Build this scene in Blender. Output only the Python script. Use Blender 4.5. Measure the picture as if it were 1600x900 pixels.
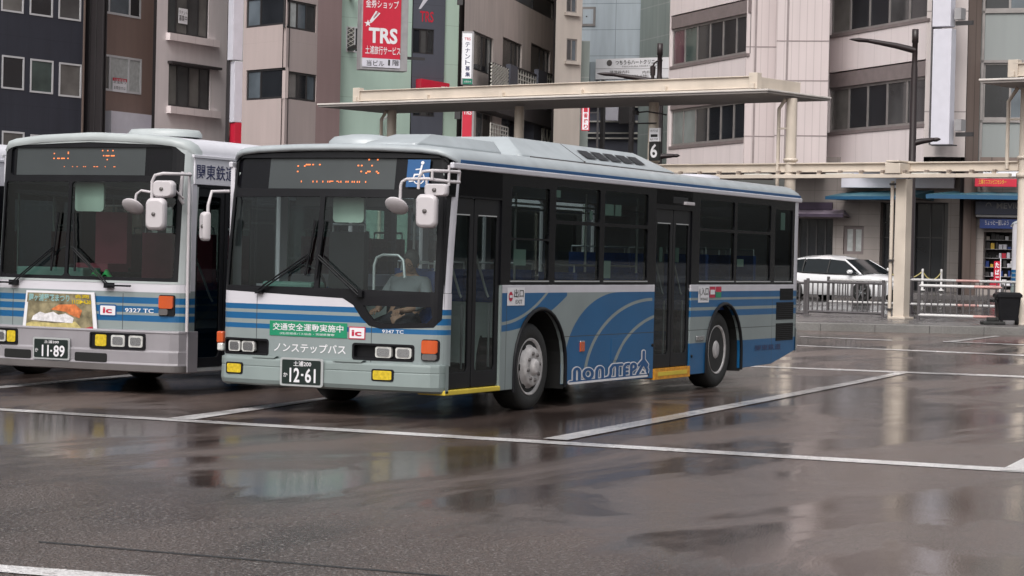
import bpy, bmesh, math, random
from mathutils import Vector, Matrix
from math import sin, cos, pi, sqrt, radians, atan2
random.seed(7)
for o in list(bpy.data.objects): bpy.data.objects.remove(o)
SC = bpy.context.scene
COL = SC.collection

# ------------------------------------------------------------ camera, sky, sun, exposure
F_PX, CAM = 3552.889, Vector((10.3721, -19.8564, 1.6329))
YAW, PIT, ROL = -0.451449, -0.01342, 0.023109
FW = Vector((sin(YAW) * cos(PIT), cos(YAW) * cos(PIT), sin(PIT)))
_r0 = Vector((cos(YAW), -sin(YAW), 0)); _u0 = _r0.cross(FW)
RT = _r0 * cos(ROL) + _u0 * sin(ROL); UP = -_r0 * sin(ROL) + _u0 * cos(ROL)
cd = bpy.data.cameras.new('camera'); cam = bpy.data.objects.new('camera', cd); COL.objects.link(cam)
M = Matrix((RT, UP, -FW)).transposed().to_4x4(); M.translation = CAM
cam.matrix_world = M
cd.sensor_width = 36; cd.lens = F_PX / 1600 * 36; cd.clip_start = 0.2; cd.clip_end = 3000
SC.camera = cam
SC.view_settings.view_transform = 'Standard'; SC.view_settings.look = 'None'
SC.view_settings.exposure = 0.16; SC.view_settings.gamma = 1.0
SC.cycles.max_bounces = 7; SC.cycles.glossy_bounces = 4; SC.cycles.transparent_max_bounces = 24
SC.cycles.caustics_reflective = False; SC.cycles.caustics_refractive = False
W = bpy.data.worlds.new('World'); SC.world = W; W.use_nodes = True
wn = W.node_tree; wn.nodes.clear()
sky = wn.nodes.new('ShaderNodeTexSky'); sky.sky_type = 'NISHITA'; sky.sun_disc = False
SUN_EL, SUN_AZ = radians(50), radians(172)
sky.sun_elevation = SUN_EL; sky.sun_rotation = SUN_AZ; sky.air_density = 1.6; sky.dust_density = 6.0; sky.ozone_density = 1.0
hs = wn.nodes.new('ShaderNodeHueSaturation'); hs.inputs['Saturation'].default_value = 0.22
bg = wn.nodes.new('ShaderNodeBackground'); bg.inputs['Strength'].default_value = 0.15
wo = wn.nodes.new('ShaderNodeOutputWorld')
wn.links.new(sky.outputs[0], hs.inputs['Color']); wn.links.new(hs.outputs[0], bg.inputs['Color']); wn.links.new(bg.outputs[0], wo.inputs[0])
sd_ = bpy.data.lights.new('sun', 'SUN'); sd_.energy = 1.25; sd_.angle = radians(35); sd_.color = (1, 0.96, 0.93)
sun = bpy.data.objects.new('sun', sd_); COL.objects.link(sun)
sdir = Vector((sin(SUN_AZ) * cos(SUN_EL), cos(SUN_AZ) * cos(SUN_EL), sin(SUN_EL)))
sun.rotation_euler = sdir.to_track_quat('Z', 'Y').to_euler(); sun.location = (0, 0, 40)

# ------------------------------------------------------------ pixel rays -> real points (authoring aid: 1600x900 px, distance in metres)
def ray(x, y): return FW + RT * ((x - 800) / F_PX) - UP * ((y - 450) / F_PX)
def PT(x, y, d): return CAM + ray(x, y) * d
FH = Vector((FW.x, FW.y, 0)).normalized(); RH = Vector((FH.y, -FH.x, 0))
def dep(x, y): return (Vector((x, y, 0)) - CAM).dot(FH)
def gz_d(t):                       # the lot rises about one per cent behind the buses
    t = min(t, 92)
    a = t - 34
    return 0.011 * (a + sqrt(a * a + 9)) / 2
def gz(x, y): return gz_d(dep(x, y))
def G(x, y, up=0.0):
    r = ray(x, y); z = 0
    for _ in range(40):
        t = (z + up - CAM.z) / r.z; p = CAM + r * t; z = z * .4 + .6 * gz(p.x, p.y)
    return Vector((p.x, p.y, gz(p.x, p.y) + up))

# ------------------------------------------------------------ materials
MATS = {}
def nn(nt, t, **k):
    n = nt.nodes.new(t)
    for a, b in k.items(): setattr(n, a, b)
    return n
def mat(name, col, rough=0.5, metal=0.0, var=0.12, scale=3.0, bump=0.0, bscale=40.0, spec=0.5, coat=0.0, emit=None, es=0.0, stretch=(1, 1, 1)):
    if name in MATS: return MATS[name]
    m = bpy.data.materials.new(name); m.use_nodes = True; nt = m.node_tree; b = nt.nodes['Principled BSDF']
    b.inputs['Roughness'].default_value = rough; b.inputs['Metallic'].default_value = metal
    b.inputs['Specular IOR Level'].default_value = spec; b.inputs['Coat Weight'].default_value = coat; b.inputs['Coat Roughness'].default_value = 0.06
    tc = nn(nt, 'ShaderNodeTexCoord'); mp = nn(nt, 'ShaderNodeMapping'); mp.inputs['Scale'].default_value = stretch
    nt.links.new(tc.outputs['Object'], mp.inputs[0])
    if var > 0:
        no = nn(nt, 'ShaderNodeTexNoise'); no.inputs['Scale'].default_value = scale; no.inputs['Detail'].default_value = 6
        nt.links.new(mp.outputs[0], no.inputs['Vector'])
        mr = nn(nt, 'ShaderNodeMapRange'); mr.inputs[1].default_value = 0.3; mr.inputs[2].default_value = 0.7
        mr.inputs[3].default_value = 1 - var; mr.inputs[4].default_value = 1 + var
        nt.links.new(no.outputs[0], mr.inputs[0])
        mx = nn(nt, 'ShaderNodeMix', data_type='RGBA', blend_type='MULTIPLY'); mx.inputs[0].default_value = 1
        mx.inputs[6].default_value = (*col, 1); nt.links.new(mr.outputs[0], mx.inputs[7]); nt.links.new(mx.outputs[2], b.inputs['Base Color'])
    else: b.inputs['Base Color'].default_value = (*col, 1)
    if bump:
        nb = nn(nt, 'ShaderNodeTexNoise'); nb.inputs['Scale'].default_value = bscale; nb.inputs['Detail'].default_value = 4
        nt.links.new(mp.outputs[0], nb.inputs['Vector']); bp = nn(nt, 'ShaderNodeBump'); bp.inputs['Strength'].default_value = bump; bp.inputs['Distance'].default_value = 0.01
        nt.links.new(nb.outputs[0], bp.inputs['Height']); nt.links.new(bp.outputs[0], b.inputs['Normal'])
    if emit: b.inputs['Emission Color'].default_value = (*emit, 1); b.inputs['Emission Strength'].default_value = es
    MATS[name] = m; return m
class E:                           # tiny expression -> math node compiler for painted patterns
    nt = None
    def __init__(s, v): s.v = v
    def op(s, o, t, c=None):
        n = E.nt.nodes.new('ShaderNodeMath'); n.operation = o
        for i, q in enumerate((s, t, c)):
            if q is None: continue
            q = q.v if isinstance(q, E) else q
            if isinstance(q, (int, float)): n.inputs[i].default_value = q
            else: E.nt.links.new(q, n.inputs[i])
        return E(n.outputs[0])
    def __add__(s, t): return s.op('ADD', t)
    def __sub__(s, t): return s.op('SUBTRACT', t)
    def __mul__(s, t): return s.op('MULTIPLY', t)
    def __gt__(s, t): return s.op('GREATER_THAN', t)
    def __lt__(s, t): return s.op('LESS_THAN', t)
    def mx(s, t): return s.op('MAXIMUM', t)
    def mod(s, t): return s.op('FLOORED_MODULO', t)
    def abs(s): return s.op('ABSOLUTE', 0)
    def sq(s): return s.op('MULTIPLY', s)
def layered(name, layers, base, rough=0.3, coat=0.0, var=0.08, dirt=True, metal=0.0, bumpe=None, noise_scale=2.0, nstretch=(1, 1, 1)):
    """layers: function(y,z,x)->[(mask Expr, colour)]; painted pattern fixed to the surface"""
    m = bpy.data.materials.new(name); m.use_nodes = True; nt = m.node_tree; E.nt = nt; b = nt.nodes['Principled BSDF']
    b.inputs['Roughness'].default_value = rough; b.inputs['Coat Weight'].default_value = coat; b.inputs['Coat Roughness'].default_value = 0.05; b.inputs['Metallic'].default_value = metal
    tc = nn(nt, 'ShaderNodeTexCoord'); sp = nn(nt, 'ShaderNodeSeparateXYZ'); nt.links.new(tc.outputs['Object'], sp.inputs[0])
    x, y, z = E(sp.outputs[0]), E(sp.outputs[1]), E(sp.outputs[2])
    cur = None
    for mk, c in layers(x, y, z):
        mx = nn(nt, 'ShaderNodeMix', data_type='RGBA'); nt.links.new(mk.v, mx.inputs[0])
        if cur is None: mx.inputs[6].default_value = (*base, 1)
        else: nt.links.new(cur, mx.inputs[6])
        mx.inputs[7].default_value = (*c, 1); cur = mx.outputs[2]
    no = nn(nt, 'ShaderNodeTexNoise'); no.inputs['Scale'].default_value = noise_scale; no.inputs['Detail'].default_value = 7
    mp = nn(nt, 'ShaderNodeMapping'); mp.inputs['Scale'].default_value = nstretch; nt.links.new(tc.outputs['Object'], mp.inputs[0]); nt.links.new(mp.outputs[0], no.inputs['Vector'])
    mr = nn(nt, 'ShaderNodeMapRange'); mr.inputs[1].default_value = .3; mr.inputs[2].default_value = .7; mr.inputs[3].default_value = 1 - var; mr.inputs[4].default_value = 1 + var
    nt.links.new(no.outputs[0], mr.inputs[0])
    m2 = nn(nt, 'ShaderNodeMix', data_type='RGBA', blend_type='MULTIPLY'); m2.inputs[0].default_value = 1
    nt.links.new(cur, m2.inputs[6]); nt.links.new(mr.outputs[0], m2.inputs[7]); nt.links.new(m2.outputs[2], b.inputs['Base Color'])
    return m
def glass(name, tint=(.35, .42, .42), rough=0.02, ior=1.5, dirt=0.0):
    m = bpy.data.materials.new(name); m.use_nodes = True; nt = m.node_tree; nt.nodes.clear()
    o = nn(nt, 'ShaderNodeOutputMaterial'); t = nn(nt, 'ShaderNodeBsdfTransparent'); t.inputs[0].default_value = (*tint, 1)
    g = nn(nt, 'ShaderNodeBsdfGlossy'); g.inputs['Roughness'].default_value = rough; g.inputs[0].default_value = (.9, .93, .95, 1)
    fr = nn(nt, 'ShaderNodeFresnel'); fr.inputs[0].default_value = ior; mx = nn(nt, 'ShaderNodeMixShader')
    nt.links.new(fr.outputs[0], mx.inputs[0]); nt.links.new(t.outputs[0], mx.inputs[1]); nt.links.new(g.outputs[0], mx.inputs[2]); nt.links.new(mx.outputs[0], o.inputs[0])
    MATS[name] = m; return m

# ------------------------------------------------------------ mesh building
def flat_fill(loops):
    """planar polygon with holes -> (verts2d, faces)"""
    cu = bpy.data.curves.new('fill', 'CURVE'); cu.dimensions = '2D'; cu.fill_mode = 'BOTH'
    for lp in loops:
        s = cu.splines.new('POLY'); s.points.add(len(lp) - 1); s.use_cyclic_u = True
        for i, (u, v) in enumerate(lp): s.points[i].co = (u, v, 0, 1)
    ob = bpy.data.objects.new('fill', cu); COL.objects.link(ob)
    dg = bpy.context.evaluated_depsgraph_get(); me = bpy.data.meshes.new_from_object(ob.evaluated_get(dg))
    vs = [(v.co.x, v.co.y) for v in me.vertices]; fs = [list(p.vertices) for p in me.polygons]
    bpy.data.objects.remove(ob); bpy.data.curves.remove(cu); bpy.data.meshes.remove(me)
    return vs, fs
def text_fill(body, offset=0.0):
    cu = bpy.data.curves.new('txt', 'FONT'); cu.body = body; cu.size = 1; cu.resolution_u = 3; cu.offset = offset
    ob = bpy.data.objects.new('txt', cu); COL.objects.link(ob)
    dg = bpy.context.evaluated_depsgraph_get(); me = bpy.data.meshes.new_from_object(ob.evaluated_get(dg))
    vs = [(v.co.x, v.co.y) for v in me.vertices]; fs = [list(p.vertices) for p in me.polygons]
    bpy.data.objects.remove(ob); bpy.data.curves.remove(cu); bpy.data.meshes.remove(me)
    return vs, fs
def ident(p): return p
class MB:
    def __init__(s): s.v = []; s.f = []; s.m = []; s.ms = []; s.sm = []
    def mi(s, m):
        if isinstance(m, str): m = MATS[m]
        if m not in s.ms: s.ms.append(m)
        return s.ms.index(m)
    def add(s, vs, fs, m, smooth=False):
        b = len(s.v); k = s.mi(m); s.v += [tuple(v) for v in vs]
        for f in fs: s.f.append([b + i for i in f]); s.m.append(k); s.sm.append(smooth)
        return s
    def box(s, x0, x1, y0, y1, z0, z1, m, T=None):
        vs = [Vector((x, y, z)) for x in (x0, x1) for y in (y0, y1) for z in (z0, z1)]
        if T: vs = [T @ v for v in vs]
        return s.add(vs, [(0, 1, 3, 2), (4, 6, 7, 5), (0, 4, 5, 1), (2, 3, 7, 6), (0, 2, 6, 4), (1, 5, 7, 3)], m)
    def quad(s, pts, m): return s.add(pts, [tuple(range(len(pts)))], m)
    def grid(s, rows, m, closed=False, smooth=True, capa=False, capb=False):
        n = len(rows[0]); vs = [p for r in rows for p in r]; fs = []
        for i in range(len(rows) - 1):
            for j in range(n if closed else n - 1):
                a = i * n + j; b = i * n + (j + 1) % n; fs.append((a, b, b + n, a + n))
        s.add(vs, fs, m, smooth)
        if capa: s.add(rows[0], [tuple(range(n))], m)
        if capb: s.add(rows[-1], [tuple(range(n))], m)
        return s
    def tube(s, pts, r, m, n=8, cap=True):
        pts = [Vector(p) for p in pts]; rows = []; up = None
        rs = r if isinstance(r, (list, tuple)) else [r] * len(pts)
        for i, p in enumerate(pts):
            t = (pts[min(i + 1, len(pts) - 1)] - pts[max(i - 1, 0)]).normalized()
            if up is None: up = Vector((0, 0, 1)) if abs(t.z) < .9 else Vector((1, 0, 0))
            a = t.cross(up).normalized(); b = t.cross(a); up = -b if b.length else up
            up = a.cross(t)
            rows.append([p + (a * cos(2 * pi * k / n) + up * sin(2 * pi * k / n)) * rs[i] for k in range(n)])
        return s.grid(rows, m, True, True, cap, cap)
    def lathe(s, prof, m, org=(0, 0, 0), axis='x', n=32, T=None):
        rows = []
        for a, r in prof:
            row = []
            for k in range(n):
                c, d = r * cos(2 * pi * k / n), r * sin(2 * pi * k / n)
                p = Vector((a, c, d)) if axis == 'x' else Vector((c, a, d)) if axis == 'y' else Vector((c, d, a))
                if T: p = T @ p
                row.append(p + Vector(org))
            rows.append(row)
        return s.grid(rows, m, True, True, prof[0][1] > 1e-4, prof[-1][1] > 1e-4)
    def prism(s, poly, m, f0, f1):
        """poly 2d, f0/f1 map (u,v) to the two faces"""
        n = len(poly); a = [f0(u, v) for u, v in poly]; b = [f1(u, v) for u, v in poly]
        s.add(a + b, [tuple(range(n)), tuple(range(2 * n - 1, n - 1, -1))] + [(i, (i + 1) % n, n + (i + 1) % n, n + i) for i in range(n)], m)
        return s
    def shell(s, loops, m, mapf, thick=0.0, cu=(), cv=(), smooth=False, flat=None):
        vs, fs = flat or flat_fill(loops)
        bm = bmesh.new(); bv = [bm.verts.new((u, v, 0)) for u, v in vs]
        for f in fs:
            try: bm.faces.new([bv[i] for i in f])
            except ValueError: pass
        for c in cu: bmesh.ops.bisect_plane(bm, geom=bm.verts[:] + bm.edges[:] + bm.faces[:], plane_co=(c, 0, 0), plane_no=(1, 0, 0))
        for c in cv: bmesh.ops.bisect_plane(bm, geom=bm.verts[:] + bm.edges[:] + bm.faces[:], plane_co=(0, c, 0), plane_no=(0, 1, 0))
        bmesh.ops.remove_doubles(bm, verts=bm.verts, dist=1e-5)
        bm.verts.index_update(); n = len(bm.verts)
        P = [mapf(v.co.x, v.co.y, 0) for v in bm.verts]; Q = [[v.index for v in f.verts] for f in bm.faces]
        if thick:
            P += [mapf(v.co.x, v.co.y, thick) for v in bm.verts]
            Q += [[n + i for i in reversed(f)] for f in Q]
            Q += [[e.verts[0].index, e.verts[1].index, n + e.verts[1].index, n + e.verts[0].index] for e in bm.edges if len(e.link_faces) == 1]
        bm.free(); return s.add(P, Q, m, smooth)
    def dots(s, body, box, m, mapf, nx, nz, keep=lambda r, c: True, r=.46):
        """LED matrix: one small square per lit cell of the glyphs"""
        vs, fs = text_fill(body); u0, u1 = min(v[0] for v in vs), max(v[0] for v in vs); w0, w1 = min(v[1] for v in vs), max(v[1] for v in vs); a, b, c, d = box
        tris = [(vs[f[0]], vs[f[i]], vs[f[i + 1]]) for f in fs for i in range(1, len(f) - 1)]
        def inside(x, y):
            for p, q, t in tris:
                if min(p[0], q[0], t[0]) > x or max(p[0], q[0], t[0]) < x: continue
                k = [(q[0] - p[0]) * (y - p[1]) - (q[1] - p[1]) * (x - p[0]), (t[0] - q[0]) * (y - q[1]) - (t[1] - q[1]) * (x - q[0]), (p[0] - t[0]) * (y - t[1]) - (p[1] - t[1]) * (x - t[0])]
                if min(k) >= 0 or max(k) <= 0: return True
            return False
        for j in range(nz):
            for i in range(nx):
                if keep(j, i) and inside(u0 + (u1 - u0) * (i + .5) / nx, w0 + (w1 - w0) * (j + .5) / nz):
                    cx, cz, ex, ez = a + (b - a) * (i + .5) / nx, c + (d - c) * (j + .5) / nz, (b - a) / nx * r, (d - c) / nz * r
                    s.quad([mapf(cx - ex, cz - ez, 0), mapf(cx + ex, cz - ez, 0), mapf(cx + ex, cz + ez, 0), mapf(cx - ex, cz + ez, 0)], m)
        return s
    def text(s, body, box, m, mapf, offset=0.0, keep=False):
        vs, fs = text_fill(body, offset)
        if not vs: return s
        u0, u1 = min(v[0] for v in vs), max(v[0] for v in vs); w0, w1 = min(v[1] for v in vs), max(v[1] for v in vs)
        a, b, c, d = box; sx = (b - a) / (u1 - u0); sy = (d - c) / max(w1 - w0, 1e-6)
        if keep: q = min(abs(sx), abs(sy)); a = (a + b) / 2 - q * (u1 - u0) / 2 * (1 if sx > 0 else -1); sx = q if sx > 0 else -q; sy = q
        return s.add([mapf(a + (u - u0) * sx, c + (w - w0) * sy, 0) for u, w in vs], fs, m)
    def build(s, name, parent=None, bevel=0, seg=2, autosmooth=True, normals=True, weld=False):
        me = bpy.data.meshes.new(name); me.from_pydata(s.v, [], s.f)
        for m in s.ms: me.materials.append(m)
        me.polygons.foreach_set('material_index', s.m); me.polygons.foreach_set('use_smooth', s.sm)
        if normals or weld:
            bm = bmesh.new(); bm.from_mesh(me)
            if weld: bmesh.ops.remove_doubles(bm, verts=bm.verts, dist=1e-4)
            if normals: bmesh.ops.recalc_face_normals(bm, faces=bm.faces)
            bm.to_mesh(me); bm.free()
        me.update(); o = bpy.data.objects.new(name, me); COL.objects.link(o)
        if parent: o.parent = parent
        if bevel:
            b = o.modifiers.new('bevel', 'BEVEL'); b.width = bevel; b.segments = seg; b.limit_method = 'ANGLE'; b.angle_limit = radians(40)
        return o
def thing(name, label, cat, loc=(0, 0, 0), rz=0.0, group=None):
    o = bpy.data.objects.new(name, None); COL.objects.link(o); o.location = loc; o.rotation_euler = (0, 0, rz); o.empty_display_size = .2
    o['label'] = label; o['category'] = cat
    if group: o['group'] = group
    return o
def tag(o, label, cat, group=None):
    o['label'] = label; o['category'] = cat
    if group: o['group'] = group
    return o
def struct(o): o['kind'] = 'structure'; return o
def dup(root, label, loc=None, rz=None, group=None):
    def cp(o, par):
        c = o.copy(); COL.objects.link(c); c.parent = par
        for ch in [q for q in bpy.data.objects if q.parent == o]: cp(ch, c)
        return c
    r = cp(root, None); r['label'] = label
    if loc is not None: r.location = loc
    if rz is not None: r.rotation_euler = (0, 0, rz)
    if group: r['group'] = group
    return r
def arc(cx, cy, rx, ry, a0, a1, n): return [(cx + rx * cos(radians(a0 + (a1 - a0) * i / n)), cy + ry * sin(radians(a0 + (a1 - a0) * i / n))) for i in range(n + 1)]
def rrect(x0, x1, y0, y1, r, n=4):
    return arc(x1 - r, y1 - r, r, r, 0, 90, n) + arc(x0 + r, y1 - r, r, r, 90, 180, n) + arc(x0 + r, y0 + r, r, r, 180, 270, n) + arc(x1 - r, y0 + r, r, r, 270, 360, n)
def frange(a, b, d): return [a + d * i for i in range(1, int((b - a) / d))]
def skin_body(name, chains, m, parent=None, sub=2):
    """chains: list of [(x,y,z,r),...] sharing joints by equal coordinates"""
    vs = []; es = []; rad = []; idx = {}
    for ch in chains:
        prev = None
        for x, y, z, r in ch:
            k = (round(x, 3), round(y, 3), round(z, 3))
            if k not in idx: idx[k] = len(vs); vs.append((x, y, z)); rad.append(r)
            if prev is not None and prev != idx[k]: es.append((prev, idx[k]))
            prev = idx[k]
    me = bpy.data.meshes.new(name); me.from_pydata(vs, es, []); o = bpy.data.objects.new(name, me); COL.objects.link(o)
    if parent: o.parent = parent
    mod = o.modifiers.new('skin', 'SKIN'); mod.use_smooth_shade = True
    for i, r in enumerate(rad): me.skin_vertices[0].data[i].radius = (r, r) if not isinstance(r, tuple) else r
    me.skin_vertices[0].data[0].use_root = True
    o.modifiers.new('sub', 'SUBSURF').levels = sub; o.modifiers['sub'].render_levels = sub
    dg = bpy.context.evaluated_depsgraph_get(); dg.update(); m2 = bpy.data.meshes.new_from_object(o.evaluated_get(dg))
    o.modifiers.clear(); o.data = m2; m2.materials.clear(); m2.materials.append(m)
    for p in m2.polygons: p.use_smooth = True
    return o

# ------------------------------------------------------------ palette
SILV = (.225, .262, .265); BLUE = (.004, .092, .235); WHT = (.56, .545, .59); CHALK = (.62, .61, .60)
mat('black_trim', (.008, .008, .010), .45, spec=.22, var=.2)
mat('window_black', (.006, .006, .008), .2, spec=.22, var=.1)
mat('rubber', (.018, .018, .018), .75, var=.25, scale=9, bump=.3)
mat('steel_rim', (.46, .44, .44), .4, .0, var=.25, scale=12)
mat('dark_hole', (.004, .004, .004), .8, var=0)
mat('chrome', (.55, .56, .58), .22, 1.0, var=.05)
mat('silver_paint', SILV, .32, coat=.5, var=.06)
mat('bumper_grey', (.215, .258, .255), .42, var=.06, coat=.2)
mat('roof_grey', (.34, .37, .39), .4, var=.10, coat=.2)
mat('white_paint', (.56, .55, .60), .35, var=.05, coat=.4)
mat('mirror_plastic', (.50, .47, .49), .4, var=.05)
mat('amber_lens', (.50, .075, .012), .18, var=.1, coat=.8)
mat('yellow_lens', (.58, .42, .02), .18, var=.25, scale=30, coat=.8)
mat('clear_lens', (.66, .66, .64), .12, .3, var=.25, scale=14)
mat('grey_lens', (.12, .11, .11), .2, var=.1)
mat('interior_dark', (.035, .037, .042), .6, var=.15)
mat('interior_green', (.10, .20, .17), .55, var=.15)
mat('interior_wall', (.42, .47, .46), .6, var=.1)
mat('seat_blue', (.02, .07, .26), .85, var=.25, scale=12)
mat('seat_red', (.20, .04, .06), .85, var=.2)
mat('yellow_strip', (.62, .47, .05), .5, var=.12)
mat('orange_step', (.62, .27, .02), .5, var=.25, scale=20)
mat('decal_white', (.72, .71, .74), .4, var=.03)
mat('decal_green', (.01, .22, .11), .4, var=.03)
mat('decal_red', (.45, .015, .05), .4, var=.03)
mat('decal_navy', (.015, .02, .09), .4, var=.03)
mat('decal_blue', (.006, .075, .22), .4, var=.05)
mat('decal_black', (.015, .015, .015), .4, var=.03)
mat('plate_green', (.006, .014, .012), .4, var=.05)
mat('display', (.045, .052, .055), .35, var=.08)
mat('led_amber', (.3, .08, .02), .5, var=0, emit=(1, .24, .07), es=1.3)
mat('steel_rail', (.55, .57, .58), .3, .5, var=.05)
mat('pale_panel', (.42, .52, .44), .5, var=.1)
mat('sticker_daylight', (.40, .55, .48), .6, var=.1)
mat('green_cloth', (.02, .45, .10), .8, var=.2)
mat('purple_cloth', (.05, .035, .06), .8, var=.2)
glass('bus_windscreen', (.84, .94, .93), .015, 1.48)
glass('bus_glass', (.64, .72, .70), .02, 1.34)
glass('door_glass', (.48, .54, .53), .02, 1.34)

def side_layers(x, y, z):
    L = []
    front = (y < 2.93)
    # forward patch: blue above a rising curve, one thin silver arc through it
    c1 = ((y - 1.25).sq() + (z - 4.9).sq()) < 4.04 ** 2
    L.append((c1 * front, BLUE))
    t1 = (((y - 1.2).sq() + (z - 3.38).sq()).op('SQRT', 0) - 2.44).abs() < .017
    L.append((t1 * front, SILV))
    # the big wave
    e1 = (((y - 4.4).sq() * (1 / 1.5 ** 2) + (z - .46).sq() * (1 / .8 ** 2)) < 1).mx(y > 4.4).mx(((y > 2.9) * (z < .46)))
    mid = (y < 6.6) * (y > 2.86)
    L.append((e1 * mid, BLUE))
    for (yc, zc, a, b, w) in ((5.4, .27, 1.95, .90, .020), (6.0, .20, 1.80, .80, .022)):
        q = ((y - yc).sq() * (1 / a ** 2) + (z - zc).sq() * (1 / b ** 2)).op('SQRT', 0)
        L.append((((q - 1).abs() < w) * mid * (y < yc), SILV))
    # straight bands aft of the rear door
    aft = y > 6.55
    for a, b in ((1.18, 1.26), (1.06, 1.15), (.94, 1.02), (-.5, .61)):
        L.append((aft * (z > a) * (z < b), BLUE))
    L.append(((z > 1.262), WHT))
    # panel seams
    L.append((((z - .775).abs() < .004) * (y > 2.86), (.03, .035, .04)))
    for yy in (1.42, 9.72): L.append((((y - yy).abs() < .005) * (z < 1.15), (.03, .035, .04)))
    return L
M_SIDE = layered('livery_side', side_layers, SILV, .42, .12, .08)
def bands(tab, seams=()):
    def f(x, y, z):
        L = [((z > a) * (z < b), c) for a, b, c in tab]
        for xx, z0, z1 in seams: L.append((((x - xx).abs() < .004) * (z > z0) * (z < z1), (.04, .045, .05)))
        return L
    return f
M_FRONT = layered('livery_front', bands([(1.10, 3, WHT), (1.045, 1.10, BLUE), (.945, 1.01, BLUE), (.85, .90, BLUE)], [(-2.12, .3, 1.2), (-.76, .55, .92)]), SILV, .42, .12, .06)
M_FRONT_OLD = layered('livery_front_old', bands([(1.15, 3, WHT), (1.02, 1.09, BLUE), (.92, .99, BLUE), (.82, .89, BLUE)], [(-2.2, .72, 1.13), (-1.92, .72, 1.13), (-.72, .72, 1.13), (-1.08, .72, 1.13)]), SILV, .42, .12, .06)
M_SIDE_OLD = layered('livery_side_old', bands([(1.17, 3, WHT), (1.02, 1.09, BLUE), (.92, .99, BLUE), (.82, .89, BLUE), (.2, .55, BLUE)]), SILV, .42, .12, .06)

# ------------------------------------------------------------ bus pieces (local frame: x -width..0 with the door side at x=0, y rearwards, z up)
def wheel(root, x, y, z, r, side, front=True, w=.28):
    """side=+1: outer face looks to +x"""
    s = side
    b = MB(); b.lathe([(s * (-w), r * .62), (s * (-w), r * .93), (s * (-w + .03), r * .99), (s * (-w / 2), r), (s * (-.03), r * .99), (0, r * .93), (s * .008, r * .80), (0, r * .66), (s * (-.02), r * .62)], 'rubber', (x, y, z), 'x', 48)
    t = b.build('tyre', root)
    b = MB(); R = r * .63
    if front:
        prof = [(-.18, R * .97), (-.02, R * 1.05), (.006, R * 1.04), (-.005, R * .97), (-.03, R * .92), (-.032, R * .84), (-.01, R * .76), (.03, R * .70), (.04, R * .66), (.04, R * .34), (.035, R * .32), (.075, R * .27), (.085, R * .17), (.08, .0005)]
    else:
        prof = [(-.18, R * .97), (-.02, R), (.004, R * 1.02), (-.01, R * .95), (-.09, R * .88), (-.12, R * .60), (-.115, R * .46), (-.03, R * .40), (-.01, R * .34), (-.01, .0005)]
    b.lathe([(s * a, q) for a, q in prof], 'steel_rim', (x, y, z), 'x', 40)
    if front:
        for k in range(8):
            a = 2 * pi * k / 8 + .2; b.lathe([(s * .03, .024), (s * .056, .021), (s * .060, .0005)], 'grey_lens', (x, y + R * .49 * cos(a), z + R * .49 * sin(a)), 'x', 6)
        for k in range(6):
            a = 2 * pi * k / 6; b.lathe([(s * (-.06), .036), (s * (-.012), .036), (s * (-.010), .0005)], 'dark_hole', (x, y + R * .78 * cos(a), z + R * .78 * sin(a)), 'x', 14)
    else:
        for k in range(8):
            a = 2 * pi * k / 8; b.lathe([(s * (-.12), .02), (s * (-.08), .018), (s * (-.075), .0005)], 'steel_rim', (x, y + R * .5 * cos(a), z + R * .5 * sin(a)), 'x', 6)
    b.build('rim', t)
def seat(root, x, y, z, m='seat_blue'):
    b = MB(); b.box(x - .22, x + .22, y, y + .42, z + .40, z + .50, m); b.box(x - .22, x + .22, y + .38, y + .48, z + .45, z + 1.12, m)
    b.box(x - .05, x + .05, y + .1, y + .3, z, z + .4, 'interior_dark')
    b.tube([(x - .2, y + .43, z + 1.1), (x - .2, y + .43, z + 1.2), (x + .2, y + .43, z + 1.2), (x + .2, y + .43, z + 1.1)], .015, 'steel_rail', 6)
    return b.build('seat', root, .03)
def arch_poly(yc, zb, r, top, n=14):      # opening outline from skirt up over a wheel
    return [(yc - r, zb)] + [(yc + r * cos(radians(a)), .46 + (top - .46) * sin(radians(a)) + .009 * (1 - a / 180)) for a in [180 - 180 * i / n for i in range(n + 1)]] + [(yc + r, zb)]
def bus_interior(root, w, L, floor, zc, seats, m='seat_blue', old=False):
    b = MB(); b.box(-w + .50, -.50, .35, L - .1, floor - .05, floor, 'interior_dark'); b.box(-w + .06, -w + .499, 3.1, 7.0, floor - .05, floor, 'interior_dark'); b.box(-.499, -.06, 3.1, 7.0, floor - .05, floor, 'interior_dark'); b.build('floor', root)
    b = MB(); b.box(-w + .06, -.06, .15, L - .1, zc, zc + .03, 'interior_wall'); b.build('ceiling_panel', root)
    for x, y in seats: seat(root, x, y, floor + (.0 if y < 7 else .25), m)
    b = MB()
    for x, y in ((-.85, 1.5), (-.85, 3.2), (-1.75, 2.6), (-.85, 5.3), (-1.75, 5.2), (-.85, 6.9)): b.tube([(x, y, floor), (x, y, zc)], .016, 'steel_rail', 6)
    for x in (-.7, -1.9): b.tube([(x, 1.2, zc - .18), (x, L - 1, zc - .18)], .014, 'steel_rail', 6)
    b.build('handrail', root)

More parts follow.
